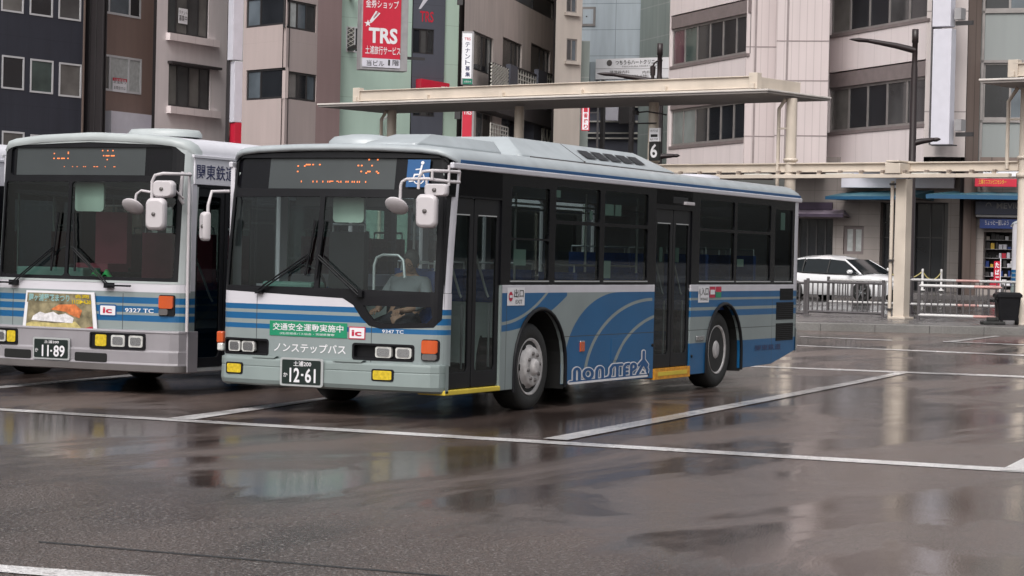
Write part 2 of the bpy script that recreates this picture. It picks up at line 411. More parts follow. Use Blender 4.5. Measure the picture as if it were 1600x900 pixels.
def make_main_bus():
    W_, L_ = 2.6, 10.9
    root = thing('city_bus', 'silver low-floor bus with a blue wave on its side, parked in the middle bay', 'bus', (0, 0, 0))
    def fy(x):
        t = (x + W_ / 2) / (W_ / 2); y = -.10 * (1 - t * t); e = abs(x + W_ / 2) - (W_ / 2 - .14)
        if e > 0: y += .14 - sqrt(max(0, .14 ** 2 - min(e, .14) ** 2))
        return y
    def rake(z): return .10 * max(0, z - 1.2) ** 1.3
    def FM(off): return lambda u, v, t: Vector((u, fy(u) + rake(v) - off + t, v))
    CU = [-2.595, -2.59, -2.58, -2.56, -2.53, -2.50, -2.46] + [-2.4 + .15 * i for i in range(16)] + [-.14, -.10, -.07, -.04, -.02, -.01, -.005]
    CV = frange(1.2, 2.8, .2)
    def SM(x0, s=-1): return lambda u, v, t: Vector((x0 + s * t, u, v))
    # --- near side wall with window, door and arch openings
    zb = .25
    outer = [(.14, zb), (1.62, zb)] + arch_poly(2.26, zb, .64, 1.08)[1:-1] + [(2.90, zb), (5.47, zb), (5.47, .22), (7.22, .22)] + arch_poly(7.86, .22, .64, 1.09)[1:-1] + [(8.50, .24), (9.72, .26), (10.70, .42), (10.72, 2.50), (.14, 2.50)]
    outer = outer[:2] + [p for p in outer[2:]]
    wins = [(1.50, 2.44, 1.84, 2.38), (1.50, 2.44, 1.40, 1.82), (2.60, 3.80, 2.05, 2.42), (2.60, 3.80, 1.40, 2.01), (3.93, 5.22, 2.05, 2.42), (3.93, 5.22, 1.40, 2.01),
            (6.93, 8.18, 2.06, 2.42), (6.93, 8.18, 1.40, 2.02), (8.28, 9.60, 2.06, 2.42), (8.28, 9.60, 1.40, 2.02), (9.78, 10.50, 1.40, 2.38)]
    # split: lower painted panel (below 1.345) and black window band above
    low = [(.14, zb), (1.30, zb), (1.30, zb)]
    d1, d2 = (.06, 1.27), (5.47, 6.66)
    seg = []
    seg.append([(d1[1] + .02, zb), (1.62, zb)] + arch_poly(2.26, zb, .64, 1.08)[1:-1] + [(2.90, zb), (d2[0], .22), (d2[0], 1.345), (d1[1] + .02, 1.345)])
    seg.append([(d2[1], .22), (7.22, .22)] + arch_poly(7.86, .22, .64, 1.09)[1:-1] + [(8.50, .24), (9.72, .26), (10.70, .42), (10.70, 1.345), (d2[1], 1.345)])
    b = MB()
    for q in seg: b.shell([q], M_SIDE, SM(0), .05)
    side = b.build('side_panel', root, .006)
    b = MB()
    b.shell([[(d1[0], 2.24), (d1[1], 2.24), (d1[1], 1.345), (d2[0], 1.345), (d2[0], 2.32), (d2[1], 2.32), (d2[1], 1.345), (10.60, 1.345), (10.60, 2.50), (d1[0], 2.50)]] + [rrect(a, c, z0, z1, .04) for a, c, z0, z1 in wins], 'window_black', SM(-.004), .05)
    b.build('window_band', root)
    for a, c, z0, z1 in wins:
        q = MB(); q.shell([rrect(a - .01, c + .01, z0 - .01, z1 + .01, .04)], 'bus_glass', SM(-.018)); wn_ = q.build('window', root, normals=False)
        if z0 < 1.5:
            q = MB(); q.box(-.008, .006, a, c, z0 - .022, z0 - .008, 'steel_rail'); q.build('sill', wn_)
    b = MB(); b.shell([[(10.603, 1.347), (10.70, 1.347), (10.70, 2.50), (10.603, 2.50)]], 'white_paint', SM(0), .05); b.build('rear_corner', root)
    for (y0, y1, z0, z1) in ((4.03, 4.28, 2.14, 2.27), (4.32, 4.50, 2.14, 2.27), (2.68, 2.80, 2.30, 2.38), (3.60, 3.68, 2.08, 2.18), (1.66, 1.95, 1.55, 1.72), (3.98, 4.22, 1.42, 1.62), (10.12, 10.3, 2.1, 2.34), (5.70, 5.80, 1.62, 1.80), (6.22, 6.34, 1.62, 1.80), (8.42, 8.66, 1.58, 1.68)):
        q = MB(); q.box(-.052, -.046, y0, y1, z0, z1, 'sticker_daylight'); q.build('sticker_daylight_patch', root)  # door stickers, plus pale green panels painting daylight from the far windows
    # arches lips
    for yc, top in ((2.26, 1.08), (7.86, 1.09)):
        q = MB(); pts = [(0.008, yc + .65 * cos(radians(a)), .46 + (top + .01 - .46) * sin(radians(a))) for a in range(0, 181, 12)]
        q.tube([(.008, yc + .65, .22)] + pts + [(.008, yc - .65, .22)], .022, 'black_trim', 8); q.build('wheel_arch', root)
        q = MB(); q.shell([arch_poly(yc, .2, .66, top + .03)], 'dark_hole', SM(-.42), .02)
        rows = [[(x, u, v) for u, v in arch_poly(yc, .2, .65, top + .02)] for x in (-.01, -.42)]; q.grid(rows, 'dark_hole', smooth=False); q.build('wheel_housing', root)
    # far side wall
    b = MB(); fw = [(1.2, 2.6, 1.4, 2.4), (2.75, 4.3, 1.4, 2.4), (4.45, 6.0, 1.4, 2.4), (6.15, 7.7, 1.4, 2.4), (7.85, 9.4, 1.4, 2.4), (.3, 1.05, 1.2, 2.3)]
    b.shell([[(.14, zb), (1.6, zb)] + arch_poly(2.2, zb, .6, 1.06)[1:-1] + [(2.8, zb), (7.2, .22)] + arch_poly(7.8, .22, .6, 1.06)[1:-1] + [(8.4, .24), (9.72, .26), (10.70, .42), (10.70, 2.50), (.14, 2.50)]] + [rrect(a, c, z0, z1, .05) for a, c, z0, z1 in fw], M_SIDE, SM(-W_, 1), .05)
    b.build('side_panel', root, .006)
    for a, c, z0, z1 in fw:
        q = MB(); q.shell([rrect(a - .01, c + .01, z0 - .01, z1 + .01, .04)], 'bus_glass', SM(-W_ + .02)); q.build('window', root, normals=False)
    # --- cornice: white gutter with blue line, roof
    for x0, x1 in ((-.03, .018), (-W_ - .018, -W_ + .03)):
        q = MB(); q.box(x0, x1, .12, 10.84, 2.50, 2.56, 'white_paint'); q.build('gutter', root, .012)
    prof = [(0, 2.56), (.002, 2.60), (-.03, 2.65), (-.08, 2.69), (-.16, 2.715), (-.35, 2.735), (-.8, 2.75), (-1.3, 2.755)]
    prof = prof + [(-W_ - x, z) for x, z in reversed(prof[:-1])]
    rows = []
    for yy, dz, k in ((.02, -.085, 1), (-.02, -.07, 1), (-.015, -.035, 1), (.04, -.012, .9), (.2, 0, .5), (.5, 0, 0), (5, 0, 0), (10.6, 0, 0), (10.80, -.03, 0), (10.88, -.10, 0)):
        rows.append([Vector((x, (fy(max(min(x, -.003), -W_ + .003)) + .14) * k + yy + (0.0), z + dz * (.4 + .6 * min(1, (z - 2.56) / .12)))) for x, z in prof])
    b = MB(); b.grid(rows, 'roof_grey'); b.build('roof', root)
    for x0, x1 in ((-.012, .006), (-W_ - .006, -W_ + .012)):
        q = MB(); q.box(x0, x1, .3, 10.8, 2.562, 2.596, 'decal_blue'); q.build('roof_stripe', root, .004)
    # --- rear
    b = MB()
    rp = [(.0, 0), (-.01, .06), (-.05, .14), (-.12, .18), (-1.3, .24), (-2.48, .18), (-2.55, .14), (-2.59, .06), (-2.6, 0)]
    b.grid([[Vector((x, 10.70 + y, z)) for x, y in rp] for z in (.42, .74, 1.0, 1.345, 2.0, 2.50, 2.60)], M_SIDE)
    b.build('rear_panel', root)
    b = MB(); b.grid([[Vector((x * 1.008 + .01, 10.70 + y * 1.15, z)) for x, y in rp] for z in (.41, .73)], 'bumper_grey'); b.build('rear_bumper', root)
    b = MB(); b.box(-2.2, -.4, 10.945, 10.96, 1.5, 2.3, 'window_black'); b.build('rear_window', root)
    for i, (a, c, z0, z1) in enumerate(((10.02, 10.57, 1.13, 1.29), (9.88, 10.60, .86, 1.10), (9.88, 10.60, .57, .81))):
        q = MB(); q.box(-.012, .004, a, c, z0, z1, 'dark_hole')
        for k in range(9): zz = z0 + (z1 - z0) * (k + .5) / 9; q.box(.0, .010, a + .01, c - .01, zz - .004, zz + .004, 'black_trim')
        q.build('vent_grille', root)
    # underbody
    b = MB(); b.box(-W_ + .55, -.55, .35, 10.4, .28, .50, 'dark_hole'); b.box(-W_ + .1, -.1, 3.05, 7.05, .262, .45, 'dark_hole'); b.box(-W_ + .1, -.1, .2, 1.45, .3, .4, 'dark_hole'); b.build('chassis', root)
    # --- doors
    for (y0, y1), ztop, zlow, rail in ((d1, 2.22, .31, 1), (d2, 2.26, .34, 1)):
        mid = (y0 + y1) / 2
        for a, c in ((y0, mid - .008), (mid + .008, y1)):
            q = MB(); q.shell([rrect(a, c, zlow, ztop, .03), rrect(a + .075, c - .075, zlow + .16, ztop - .17, .05)], 'black_trim', SM(-.022), .03); dr = q.build('door_leaf', root, .005)
            g = MB(); g.shell([rrect(a + .07, c - .07, zlow + .15, ztop - .16, .04)], 'door_glass', SM(-.034)); g.build('pane', dr, normals=False)
            g = MB(); g.tube([(-.07, a + .14, 1.75), (-.09, a + .14, 1.72), (-.09, c - .14, 1.25), (-.07, c - .14, 1.22)], .013, 'steel_rail', 8)
            g.tube([(-.07, c - .12, .5), (-.07, c - .12, 1.15)], .012, 'steel_rail', 6); g.box(-.03, -.018, a + .09, c - .09, ztop - .175, ztop - .163, 'steel_rail'); g.build('handle', dr)
        q = MB(); q.box(-.045, -.004, y0 - .0, y1, ztop + .0, 2.50, 'window_black'); q.build('door_header', root)
    q = MB(); q.box(-.30, .012, .06, 1.29, .25, .30, 'yellow_strip'); q.build('step_edge', root, .008)
    q = MB(); q.box(-.30, .012, 5.49, 6.66, .20, .33, 'orange_step'); q.box(.012, .016, 5.6, 6.55, .24, .29, 'yellow_strip'); q.build('ramp_edge', root, .01)
    q = MB(); q.box(-.03, .0, 6.0, 6.5, 2.34, 2.42, 'black_trim'); q.box(-.02, .03, 6.35, 6.65, 2.33, 2.37, 'mirror_plastic'); q.build('door_lamp', root, .006)
    # door pillar near the front corner
    q = MB(); q.box(-.05, .004, 1.275, 1.30, .26, 1.345, 'bumper_grey'); q.build('door_pillar', root)
    # --- front skin
    b = MB()
    ws = [(-2.57, 2.235), (-.07, 2.235), (-.045, 2.18), (-.04, 1.0), (-.10, .93), (-.66, .90), (-.78, .93), (-.86, 1.0), (-.96, 1.12), (-1.08, 1.175), (-2.57, 1.215)]
    skin = [(-2.60, .54), (0, .54), (0, 2.60), (-2.60, 2.60)]
    sign = rrect(-2.55, -.05, 2.262, 2.625, .07)
    lampl = rrect(-2.55, -1.96, .575, .745, .03); lampr = rrect(-.97, -.29, .575, .745, .03)
    b.shell([[(-2.60, .54), (0, .54), (0, 1.26), (-.03, 1.26), (-.035, 1.0), (-.10, .92), (-.66, .892), (-.79, .92), (-.88, 1.0), (-.97, 1.12), (-1.09, 1.185), (-2.57, 1.23), (-2.60, 1.23)], lampl, lampr], M_FRONT, FM(0), .03, CU, CV)
    b.build('front_panel', root)
    b = MB()
    ins = [(-2.50, 2.195), (-1.43, 2.205), (-1.43, 1.285), (-2.51, 1.285)]; ins2 = [(-1.375, 2.205), (-.12, 2.195), (-.10, 1.27), (-1.375, 1.285)]
    ins3 = [(-.13, 1.12), (-.115, 1.02), (-.17, .965), (-.63, .945), (-.73, .965), (-.80, 1.04), (-.86, 1.12)]
    b.shell([[(-2.60, 1.232), (-2.57, 1.232), (-1.09, 1.187), (-.97, 1.122), (-.88, 1.002), (-.79, .922), (-.66, .894), (-.10, .922), (-.035, 1.002), (-.03, 1.262), (-.045, 2.4), (-.07, 2.55), (-.16, 2.625), (-.5, 2.645), (-1.3, 2.665), (-2.1, 2.645), (-2.44, 2.625), (-2.53, 2.55), (-2.57, 2.4)], ins, ins2, ins3, rrect(-2.50, -.09, 2.285, 2.60, .05)], 'black_trim', FM(.002), .03, CU, CV)
    b.build('windscreen_frame', root)
    b = MB(); b.shell([[(-2.60, 1.234), (-2.575, 1.234), (-2.575, 2.40), (-2.54, 2.55), (-2.60, 2.52)]], 'black_trim', FM(0), .02, CU, CV); b.build('corner_post', root); b = MB()
    b.shell([[(-.028, 1.264), (0, 1.264), (0, 2.55), (-.043, 2.42)]], 'white_paint', FM(0), .02, CU, CV); b.build('corner_post', root)
    for lp in (ins, ins2, ins3):
        b = MB(); b.shell([lp], 'bus_windscreen', FM(-.012), 0, CU, CV, True); b.build('windscreen', root, normals=False)
    # destination display
    b = MB(); b.shell([rrect(-2.53, -.07, 2.27, 2.61, .05)], 'window_black', FM(-.03), .01, CU, CV)
    b.shell([[(-2.10, 2.285), (-.62, 2.285), (-.62, 2.60), (-2.10, 2.60)]], 'display', FM(-.028), 0, CU, CV); ds = b.build('destination_display', root)
    b = MB()
    b.dots('回', (-1.76, -1.48, 2.41, 2.58), 'led_amber', FM(-.024), 14, 12, lambda j, i: j in (3, 7, 8) and (i + j) % 4); b.dots('送', (-1.05, -.78, 2.41, 2.59), 'led_amber', FM(-.024), 14, 12, lambda j, i: j in (2, 3, 7, 11) and (i + j) % 4)
    b.dots('OUT OF SERVICE', (-1.70, -.90, 2.33, 2.385), 'led_amber', FM(-.024), 68, 6, lambda j, i: j in (2, 3)); b.build('lettering', ds, normals=False)
    b = MB(); b.shell([[(-.48, 2.31), (-.24, 2.31), (-.24, 2.585), (-.48, 2.585)]], 'decal_blue', FM(.006), .002, (-.36,)); wc = b.build('wheelchair_sign', root)
    b = MB()
    def st(pts, w, f=FM(.009), m='decal_white'):
        for (a0, b0), (a1, b1) in zip(pts, pts[1:]):
            d = Vector((a1 - a0, b1 - b0)); n_ = Vector((-d.y, d.x)).normalized() * w / 2; d = d.normalized() * w / 3
            b.add([f(a0 - d.x + n_.x, b0 - d.y + n_.y, 0), f(a1 + d.x + n_.x, b1 + d.y + n_.y, 0), f(a1 + d.x - n_.x, b1 + d.y - n_.y, 0), f(a0 - d.x - n_.x, b0 - d.y - n_.y, 0)], [(0, 1, 2, 3)], m)
    st([(-.325, 2.525), (-.34, 2.445)], .018); st([(-.345, 2.437), (-.395, 2.435), (-.412, 2.372), (-.445, 2.368)], .015, FM(.0095)); st([(-.335, 2.492), (-.385, 2.486)], .011, FM(.010)); st([(u, v) for u, v in arc(-.345, 2.398, .056, .056, 150, 420, 14)], .011, FM(.0105))
    b.add([FM(.009)(u, v, 0) for u, v in arc(-.32, 2.553, .018, .018, 0, 330, 11)], [tuple(range(12))], 'decal_white'); b.build('emblem', wc, normals=False)
    # headlamps
    for (x0, x1, lamps) in ((-2.55, -1.96, ((-2.49, -2.335), (-2.315, -2.15))), (-.97, -.29, ((-.72, -.545), (-.50, -.33)))):
        q = MB(); q.shell([rrect(x0, x1, .575, .745, .03)], 'black_trim', FM(-.06), .02, CU); q.shell([rrect(x0, x1, .575, .745, .03), rrect(x0 + .02, x1 - .02, .595, .725, .02)], 'black_trim', FM(.004), .06, CU); hl = q.build('headlight_housing', root)
        for a, c in lamps:
            q = MB(); q.shell([rrect(a, c, .605, .715, .025)], 'clear_lens', FM(-.01), .04, CU); q.shell([rrect(a + .02, c - .02, .62, .70, .02)], 'chrome', FM(-.004), .02, CU); q.build('headlight', hl, .004)
    # bumper
    b = MB(); bp = [(0, .555), (.045, .55), (.05, .53), (.05, .47), (.042, .465), (.05, .46), (.055, .33), (.035, .29), (0, .27)]
    xs = [-2.615, -2.60, -2.57, -2.5, -2.3, -1.9, -1.3, -.7, -.3, -.1, -.03, 0, .012]
    b.grid([[Vector((x, fy(max(min(x, -.004), -W_ + .004)) - o_ + (0 if -2.6 < x < 0 else .03), z)) for x in xs] for o_, z in bp], 'bumper_grey', smooth=False)
    b.grid([[Vector((.012, y_, z)) for z in (.555, .27)] for y_ in (.12, .05)], 'bumper_grey', smooth=False); b.box(-2.612, -2.56, .10, .9, .27, .555, 'bumper_grey')
    b.build('bumper', root, .008)
    q = MB()
    for x0, x1 in ((-2.12, -1.86), (-1.14, -.84)): q.shell([[(x0, .552), (x1, .552), (x1 + .03, .575), (x0 - .03, .575)]], 'bumper_grey', FM(.055), .05, CU)
    q.build('bumper_step', root)
    for x0, x1 in ((-2.45, -2.27), (-.70, -.50)):
        q = MB(); q.shell([rrect(x0 - .02, x1 + .02, .375, .495, .02)], 'black_trim', FM(.058), .03, CU); q.shell([rrect(x0, x1, .39, .48, .015)], 'yellow_lens', FM(.066), .02, CU); q.build('fog_light', root, .003)
    # number plate
    b = MB(); b.shell([rrect(-1.765, -1.255, .285, .57, .025)], 'steel_rail', FM(.075), .015, CU); pl = b.build('number_plate', root, .004)
    b = MB(); b.shell([rrect(-1.74, -1.28, .305, .55, .015)], 'plate_green', FM(.079), 0, CU); b.text('土浦200', (-1.60, -1.39, .487, .54), 'decal_white', FM(.082), .012); b.text('か', (-1.72, -1.67, .375, .42), 'decal_white', FM(.082), .01)
    b.text('12', (-1.645, -1.525, .325, .47), 'decal_white', FM(.082), .02); b.text('61', (-1.46, -1.335, .325, .47), 'decal_white', FM(.082), .02); b.box(-1.505, -1.480, fy(-1.5) + rake(.4) - .083, fy(-1.5) - .080, .39, .412, 'decal_white'); b.build('lettering', pl, normals=False)
    # banner, card, lettering
    b = MB(); b.shell([[(-1.95, .785), (-1.03, .785), (-1.03, .935), (-1.95, .935)]], 'decal_green', FM(.006), .003, CU); bn = b.build('banner', root)
    b = MB(); b.text('交通安全運動実施中', (-1.91, -1.07, .84, .915), 'decal_white', FM(.009), .008); b.text('(社)茨城県バス協会・茨城県警察', (-1.82, -1.17, .797, .823), 'decal_white', FM(.009)); b.build('lettering', bn, normals=False)
    b = MB(); b.shell([[(-1.01, .78), (-.825, .78), (-.825, .905), (-1.01, .905)]], 'decal_red', FM(.005), .002, CU); b.shell([[(-1.0, .79), (-.835, .79), (-.835, .895), (-1.0, .895)]], 'decal_white', FM(.008), .002, CU)
    b.text('ic', (-.975, -.865, .812, .872), 'decal_red', FM(.011), .03); b.build('card_sticker', root, normals=False)
    b = MB(); b.text('ノンステップバス', (-1.89, -1.04, .622, .715), 'decal_white', FM(.005), .012); b.text('9347 TC', (-.64, -.41, .852, .886), 'decal_white', FM(.005), .01); b.build('lettering', root, normals=False)
    # indicators
    q = MB(); q.shell([rrect(-.215, -.045, .59, .805, .03)], 'black_trim', FM(.015), .03, CU); q.shell([rrect(-.205, -.055, .665, .795, .02)], 'amber_lens', FM(.035), .03, CU); q.shell([rrect(-.20, -.06, .60, .66, .02)], 'grey_lens', FM(.03), .03, CU); q.build('indicator', root, .006)
    q = MB(); q.box(-2.66, -2.58, .02, .12, .68, .80, 'amber_lens'); q.box(-2.65, -2.58, .02, .12, .60, .68, 'clear_lens'); q.build('indicator', root, .015)
    # wipers
    for (piv, elb, b0, b1) in (((-2.08, 1.235), (-1.50, 1.60), (-1.53, 1.40), (-1.455, 1.96)), ((-.89, 1.235), (-1.375, 1.60), (-1.40, 1.38), (-1.355, 1.96))):
        f = FM(.05); q = MB()
        for dz in (-.016, .016): q.tube([f(piv[0], piv[1] + dz, 0), f(elb[0], elb[1] + dz, 0)], .009, 'black_trim', 6)
        q.box(piv[0] - .04, piv[0] + .04, f(*piv, 0).y, f(*piv, 0).y + .06, piv[1] - .03, piv[1] + .03, 'black_trim')
        wp = q.build('wiper', root); q = MB(); q.tube([FM(.02)(*b0, 0), FM(.022)(*b1, 0)], .013, 'black_trim', 6); q.build('wiper_blade', wp)
    # mirrors on the near corner
    q = MB(); y0 = -.30
    q.tube([(.13, .03, 2.46), (.10, -.14, 2.46), (.0, y0, 2.46), (-.10, y0, 2.45), (-.14, y0, 2.40), (-.15, y0, 2.28)], .016, 'mirror_plastic', 8)
    q.tube([(.13, .03, 2.36), (.10, -.14, 2.36), (-.05, y0, 2.38), (-.28, y0, 2.375), (-.33, y0, 2.35), (-.345, y0, 2.31), (-.35, y0, 2.14)], .016, 'mirror_plastic', 8)
    q.tube([(.10, -.14, 2.52), (.10, -.14, 2.32)], .014, 'mirror_plastic', 8); q.tube([(.0, y0, 2.46), (.0, y0, 2.37)], .014, 'mirror_plastic', 8); q.tube([(.13, .03, 2.46), (.13, .03, 2.36), (-.02, .03, 2.36)], .014, 'mirror_plastic', 8)
    q.tube([(-.06, y0, 2.38), (-.06, y0, 2.0)], .012, 'mirror_plastic', 8); q.build('mirror_arm', root)
    def box_mirror(cx, cy, cz, w, h, rz=.15, par=root):
        T = Matrix.Translation((cx, cy, cz)) @ Matrix.Rotation(rz, 4, 'Z')
        q = MB(); rr_ = rrect(-w / 2, w / 2, -h / 2, h / 2, min(w, h) * .28, 6)
        rows = [[T @ Vector((u * k, yy, v * k)) for u, v in rr_] for yy, k in ((-.045, .80), (-.035, .93), (-.01, 1), (.03, 1), (.035, .95))]
        q.grid(rows, 'mirror_plastic', True, True, True, False); q.quad([T @ Vector((u * .95, .034, v * .95)) for u, v in rr_], 'chrome')
        q.lathe([(-.06, .0005), (-.06, .02), (-.04, .022)], 'grey_lens', T @ Vector((0, 0, 0)), 'y', 10)
        return q.build('mirror', par)
    box_mirror(-.045, y0 - .01, 2.065, .215, .33); box_mirror(.035, y0 + .03, 2.272, .24, .12)
    q = MB(); T = Matrix.Translation((-.375, y0 - .02, 2.11)) @ Matrix.Rotation(radians(48), 4, 'X') @ Matrix.Rotation(radians(-28), 4, 'Y')
    q.lathe([(.034, .0005), (.032, .05), (.022, .09), (.006, .118), (0, .122), (-.012, .118), (-.014, .0005)], 'mirror_plastic', (0, 0, 0), 'z', 24, T @ Matrix.Rotation(radians(90), 4, 'X')); q.build('mirror', root)
    q = MB(); q.tube([(-2.56, .05, 2.25), (-2.66, -.12, 2.24), (-2.68, -.15, 2.1), (-2.68, -.16, 1.75)], .018, 'mirror_plastic', 8); q.build('mirror_arm', root); box_mirror(-2.69, -.18, 1.88, .12, .3, -.6)
    # roof gear
    q = MB(); q.lathe([(0, .30), (.03, .29), (.05, .25), (.062, .12), (.065, .0005)], 'roof_grey', (0, 0, 0), 'z', 28, Matrix.Translation((-1.62, 1.2, 2.75)) @ Matrix.Diagonal((1.35, 1.1, 2.4, 1))); q.build('roof_hatch', root)
    def pod(y0_, y1_, x0, x1, z0, h, sl0, sl1, sx=.12, m='roof_grey'):
        q = MB(); r0 = rrect(x0, x1, y0_, y1_, .05, 3)
        top = [(min(max(u, x0 + sx), x1 - sx), min(max(v, y0_ + sl0), y1_ - sl1)) for u, v in r0]
        q.grid([[Vector((u, v, z0)) for u, v in r0], [Vector((u, v, z0 + .03)) for u, v in r0], [Vector((u, v, z0 + h)) for u, v in top]], m, True, False, False, True); return q
    q = pod(.30, 2.26, -1.12, -.50, 2.735, .145, .5, .02, .10); q.build('roof_cover', root, .02)
    q = pod(2.48, 7.0, -1.9, -.38, 2.725, .245, .30, .65, .32)
    ac = q.build('air_conditioner', root, .02)
    q = MB()
    for i in range(5):
        a = 4.38 + i * .37
        q.add([(-.442, a, 2.812), (-.442, a + .30, 2.812), (-.585, a + .30, 2.908), (-.585, a, 2.908)], [(0, 1, 2, 3)], 'black_trim')
    q.box(-.385, -.372, 2.7, 6.9, 2.735, 2.75, 'grey_lens'); q.box(-.66, -.374, 4.16, 4.18, 2.74, 2.765, 'grey_lens'); q.add([(-.378, 4.15, 2.76), (-.378, 4.175, 2.76), (-.695, 4.175, 2.968), (-.695, 4.15, 2.968)], [(0, 1, 2, 3)], 'grey_lens'); q.build('vent_grille', ac)
    q = MB(); q.lathe([(0, .28), (.03, .27), (.05, .2), (.055, .0005)], 'white_paint', (0, 0, 0), 'z', 20, Matrix.Translation((-.7, 8.6, 2.745)) @ Matrix.Diagonal((1, 1.5, 1.0, 1))); q.build('roof_vent', root)
    # side decals
    F = lambda u, v, t: Vector((.004, u, v)); F2 = lambda u, v, t: Vector((.007, u, v))
    b = MB(); b.quad([F(*p, 0) for p in ((1.42, 1.13), (1.84, 1.13), (1.84, 1.32), (1.42, 1.32))], 'decal_white')
    b.add([F2(u, v, 0) for u, v in arc(1.50, 1.225, .05, .05, 0, 345, 23)], [tuple(range(24))], 'decal_red'); b.quad([Vector((.010, u, v)) for u, v in ((1.465, 1.212), (1.535, 1.212), (1.535, 1.238), (1.465, 1.238))], 'decal_white')
    b.text('出口', (1.58, 1.81, 1.215, 1.30), 'decal_black', F2, .01); b.text('EXIT', (1.62, 1.78, 1.15, 1.19), 'decal_black', F2); b.build('exit_sticker', root, normals=False)
    b = MB(); b.quad([F(*p, 0) for p in ((6.90, 1.12), (7.28, 1.12), (7.28, 1.325), (6.90, 1.325))], 'decal_white'); b.text('入口', (7.0, 7.25, 1.21, 1.31), 'decal_black', F2, .01); b.text('ENTRANCE', (6.98, 7.24, 1.145, 1.18), 'decal_black', F2)
    b.text('↑', (6.92, 6.98, 1.15, 1.3), 'decal_black', F2)
    b.build('entrance_sticker', root, normals=False)
    b = MB(); b.quad([F(*p, 0) for p in ((7.30, 1.18), (7.50, 1.18), (7.50, 1.32), (7.30, 1.32))], 'decal_red'); b.quad([F2(*p, 0) for p in ((7.32, 1.22), (7.48, 1.22), (7.48, 1.28), (7.32, 1.28))], 'decal_white'); b.quad([F(*p, 0) for p in ((7.52, 1.18), (7.72, 1.18), (7.72, 1.25), (7.52, 1.25))], 'decal_green'); b.quad([F(*p, 0) for p in ((7.52, 1.25), (7.72, 1.25), (7.72, 1.32), (7.52, 1.32))], 'decal_red'); b.build('ride_sticker', root, normals=False)
    # the outlined word on the skirt and its little figure
    b = MB()
    def zp(x, y, o):     # zoomed photo reading -> metres on the side wall
        px, py = 880 + x / 11.25, 530 + y / 11.25
        return Vector((o, 3.02 + (px - 888) * .01857, .252 + ((599.3 - .084 * (px - 888)) - py) * .0067))
    cnt = [0]
    def band(pts, w, o, m, closed=False):
        cnt[0] += 1; o += cnt[0] * 6e-5
        for (a0, b0), (a1, b1) in zip(pts, pts[1:]):
            d = Vector((a1 - a0, b1 - b0)); L_ = d.length; d = d / L_; n_ = Vector((-d.y, d.x)) * w / 2
            b.add([zp(a0 + n_.x, b0 + n_.y, o), zp(a1 + n_.x, b1 + n_.y, o), zp(a1 - n_.x, b1 - n_.y, o), zp(a0 - n_.x, b0 - n_.y, o)], [(0, 1, 2, 3)], m); o += 2e-5
        for a0, b0 in pts: o += 1.5e-5; b.add([zp(a0 + w / 2 * cos(pi * k / 6), b0 + w / 2 * sin(pi * k / 6), o) for k in range(12)], [tuple(range(12))], m)
    def ring(cx, cy, rx, ry, a0=0, a1=360, n=18): return [(cx + rx * cos(radians(a0 + (a1 - a0) * i / n)), cy + ry * sin(radians(a0 + (a1 - a0) * i / n))) for i in range(n + 1)]
    strokes = [[(110, 752), (1440, 640)], [(175, 735), (175, 570)] + ring(215, 560, 42, 62, 180, 360, 8) + [(257, 730)], ring(402, 598, 72, 88), [(545, 715), (545, 540)] + ring(600, 535, 48, 60, 180, 360, 8) + [(648, 700)],
               [(700, 690), (765, 670), (790, 600), (790, 500), (830, 440), (985, 425)], [(905, 440), (905, 670)], [(1110, 415), (1060, 425), (1030, 470), (1030, 650)], [(1035, 525), (1085, 520)], [(1035, 600), (1085, 595)],
               [(1155, 645), (1155, 460)] + ring(1195, 465, 42, 55, 180, 400, 9) + [(1165, 545)], [(1380, 170), (1380, 400)], [(1380, 330), (1295, 440)], [(1380, 330), (1450, 430), (1440, 460)], [(1380, 400), (1265, 620)], [(1380, 400), (1455, 530), (1440, 640)]]
    for st_ in strokes: band(st_, 86, .004, 'decal_white')
    for st_ in strokes: band(st_, 48, .009, 'decal_blue')
    band([(85, 775), (1440, 655)], 40, .013, 'decal_white'); band([(1310, 610), (1360, 520), (1425, 605), (1310, 610)], 22, .013, 'decal_white')
    b.build('lettering', root, normals=False)
    b = MB(); b.text('関東鉄道', (9.05, 10.1, .45, .53), MATS['decal_navy'], F, .005); b.build('lettering', root, normals=False)
    q = MB(); q.box(-.005, .012, 3.30, 3.42, .60, .71, 'amber_lens'); q.box(-.005, .01, 3.3, 3.42, .70, .72, 'chrome'); q.build('side_marker', root, .004)
    for yy, zz in ((6.72, .45), (5.42, .62), (5.3, .27)):
        q = MB(); q.lathe([(0, .02), (.012, .02), (.014, .0005)], 'black_trim', (0, yy, zz), 'x', 10); q.build('latch', root)
    q = MB(); q.box(0, .02, 6.85, 7.12, .64, .70, 'chrome'); q.build('handle', root, .005)
    b = MB(); b.box(.0, .004, 4.18, 4.5, .47, .73, M_SIDE); b.build('fuel_flap', root, .003)
    # interior
    bus_interior(root, W_, L_, .36, 2.42, [(-.35, 3.0), (-.35, 3.9), (-.35, 4.8), (-2.2, 3.0), (-2.2, 3.9), (-2.2, 4.8), (-.35, 7.1), (-.35, 8.0), (-.35, 8.9), (-.85, 8.0), (-.85, 8.9), (-1.8, 8.0), (-1.8, 8.9), (-2.25, 8.0), (-2.25, 8.9), (-2.2, 5.8)])
    b = MB(); b.box(-2.5, -1.15, .12, .52, .9, 1.23, 'interior_dark'); b.box(-1.1, -.15, .15, .42, .5, .88, 'interior_dark'); b.box(-2.3, -1.7, .3, .6, 1.2, 1.33, 'interior_green'); b.build('dashboard', root, .03)
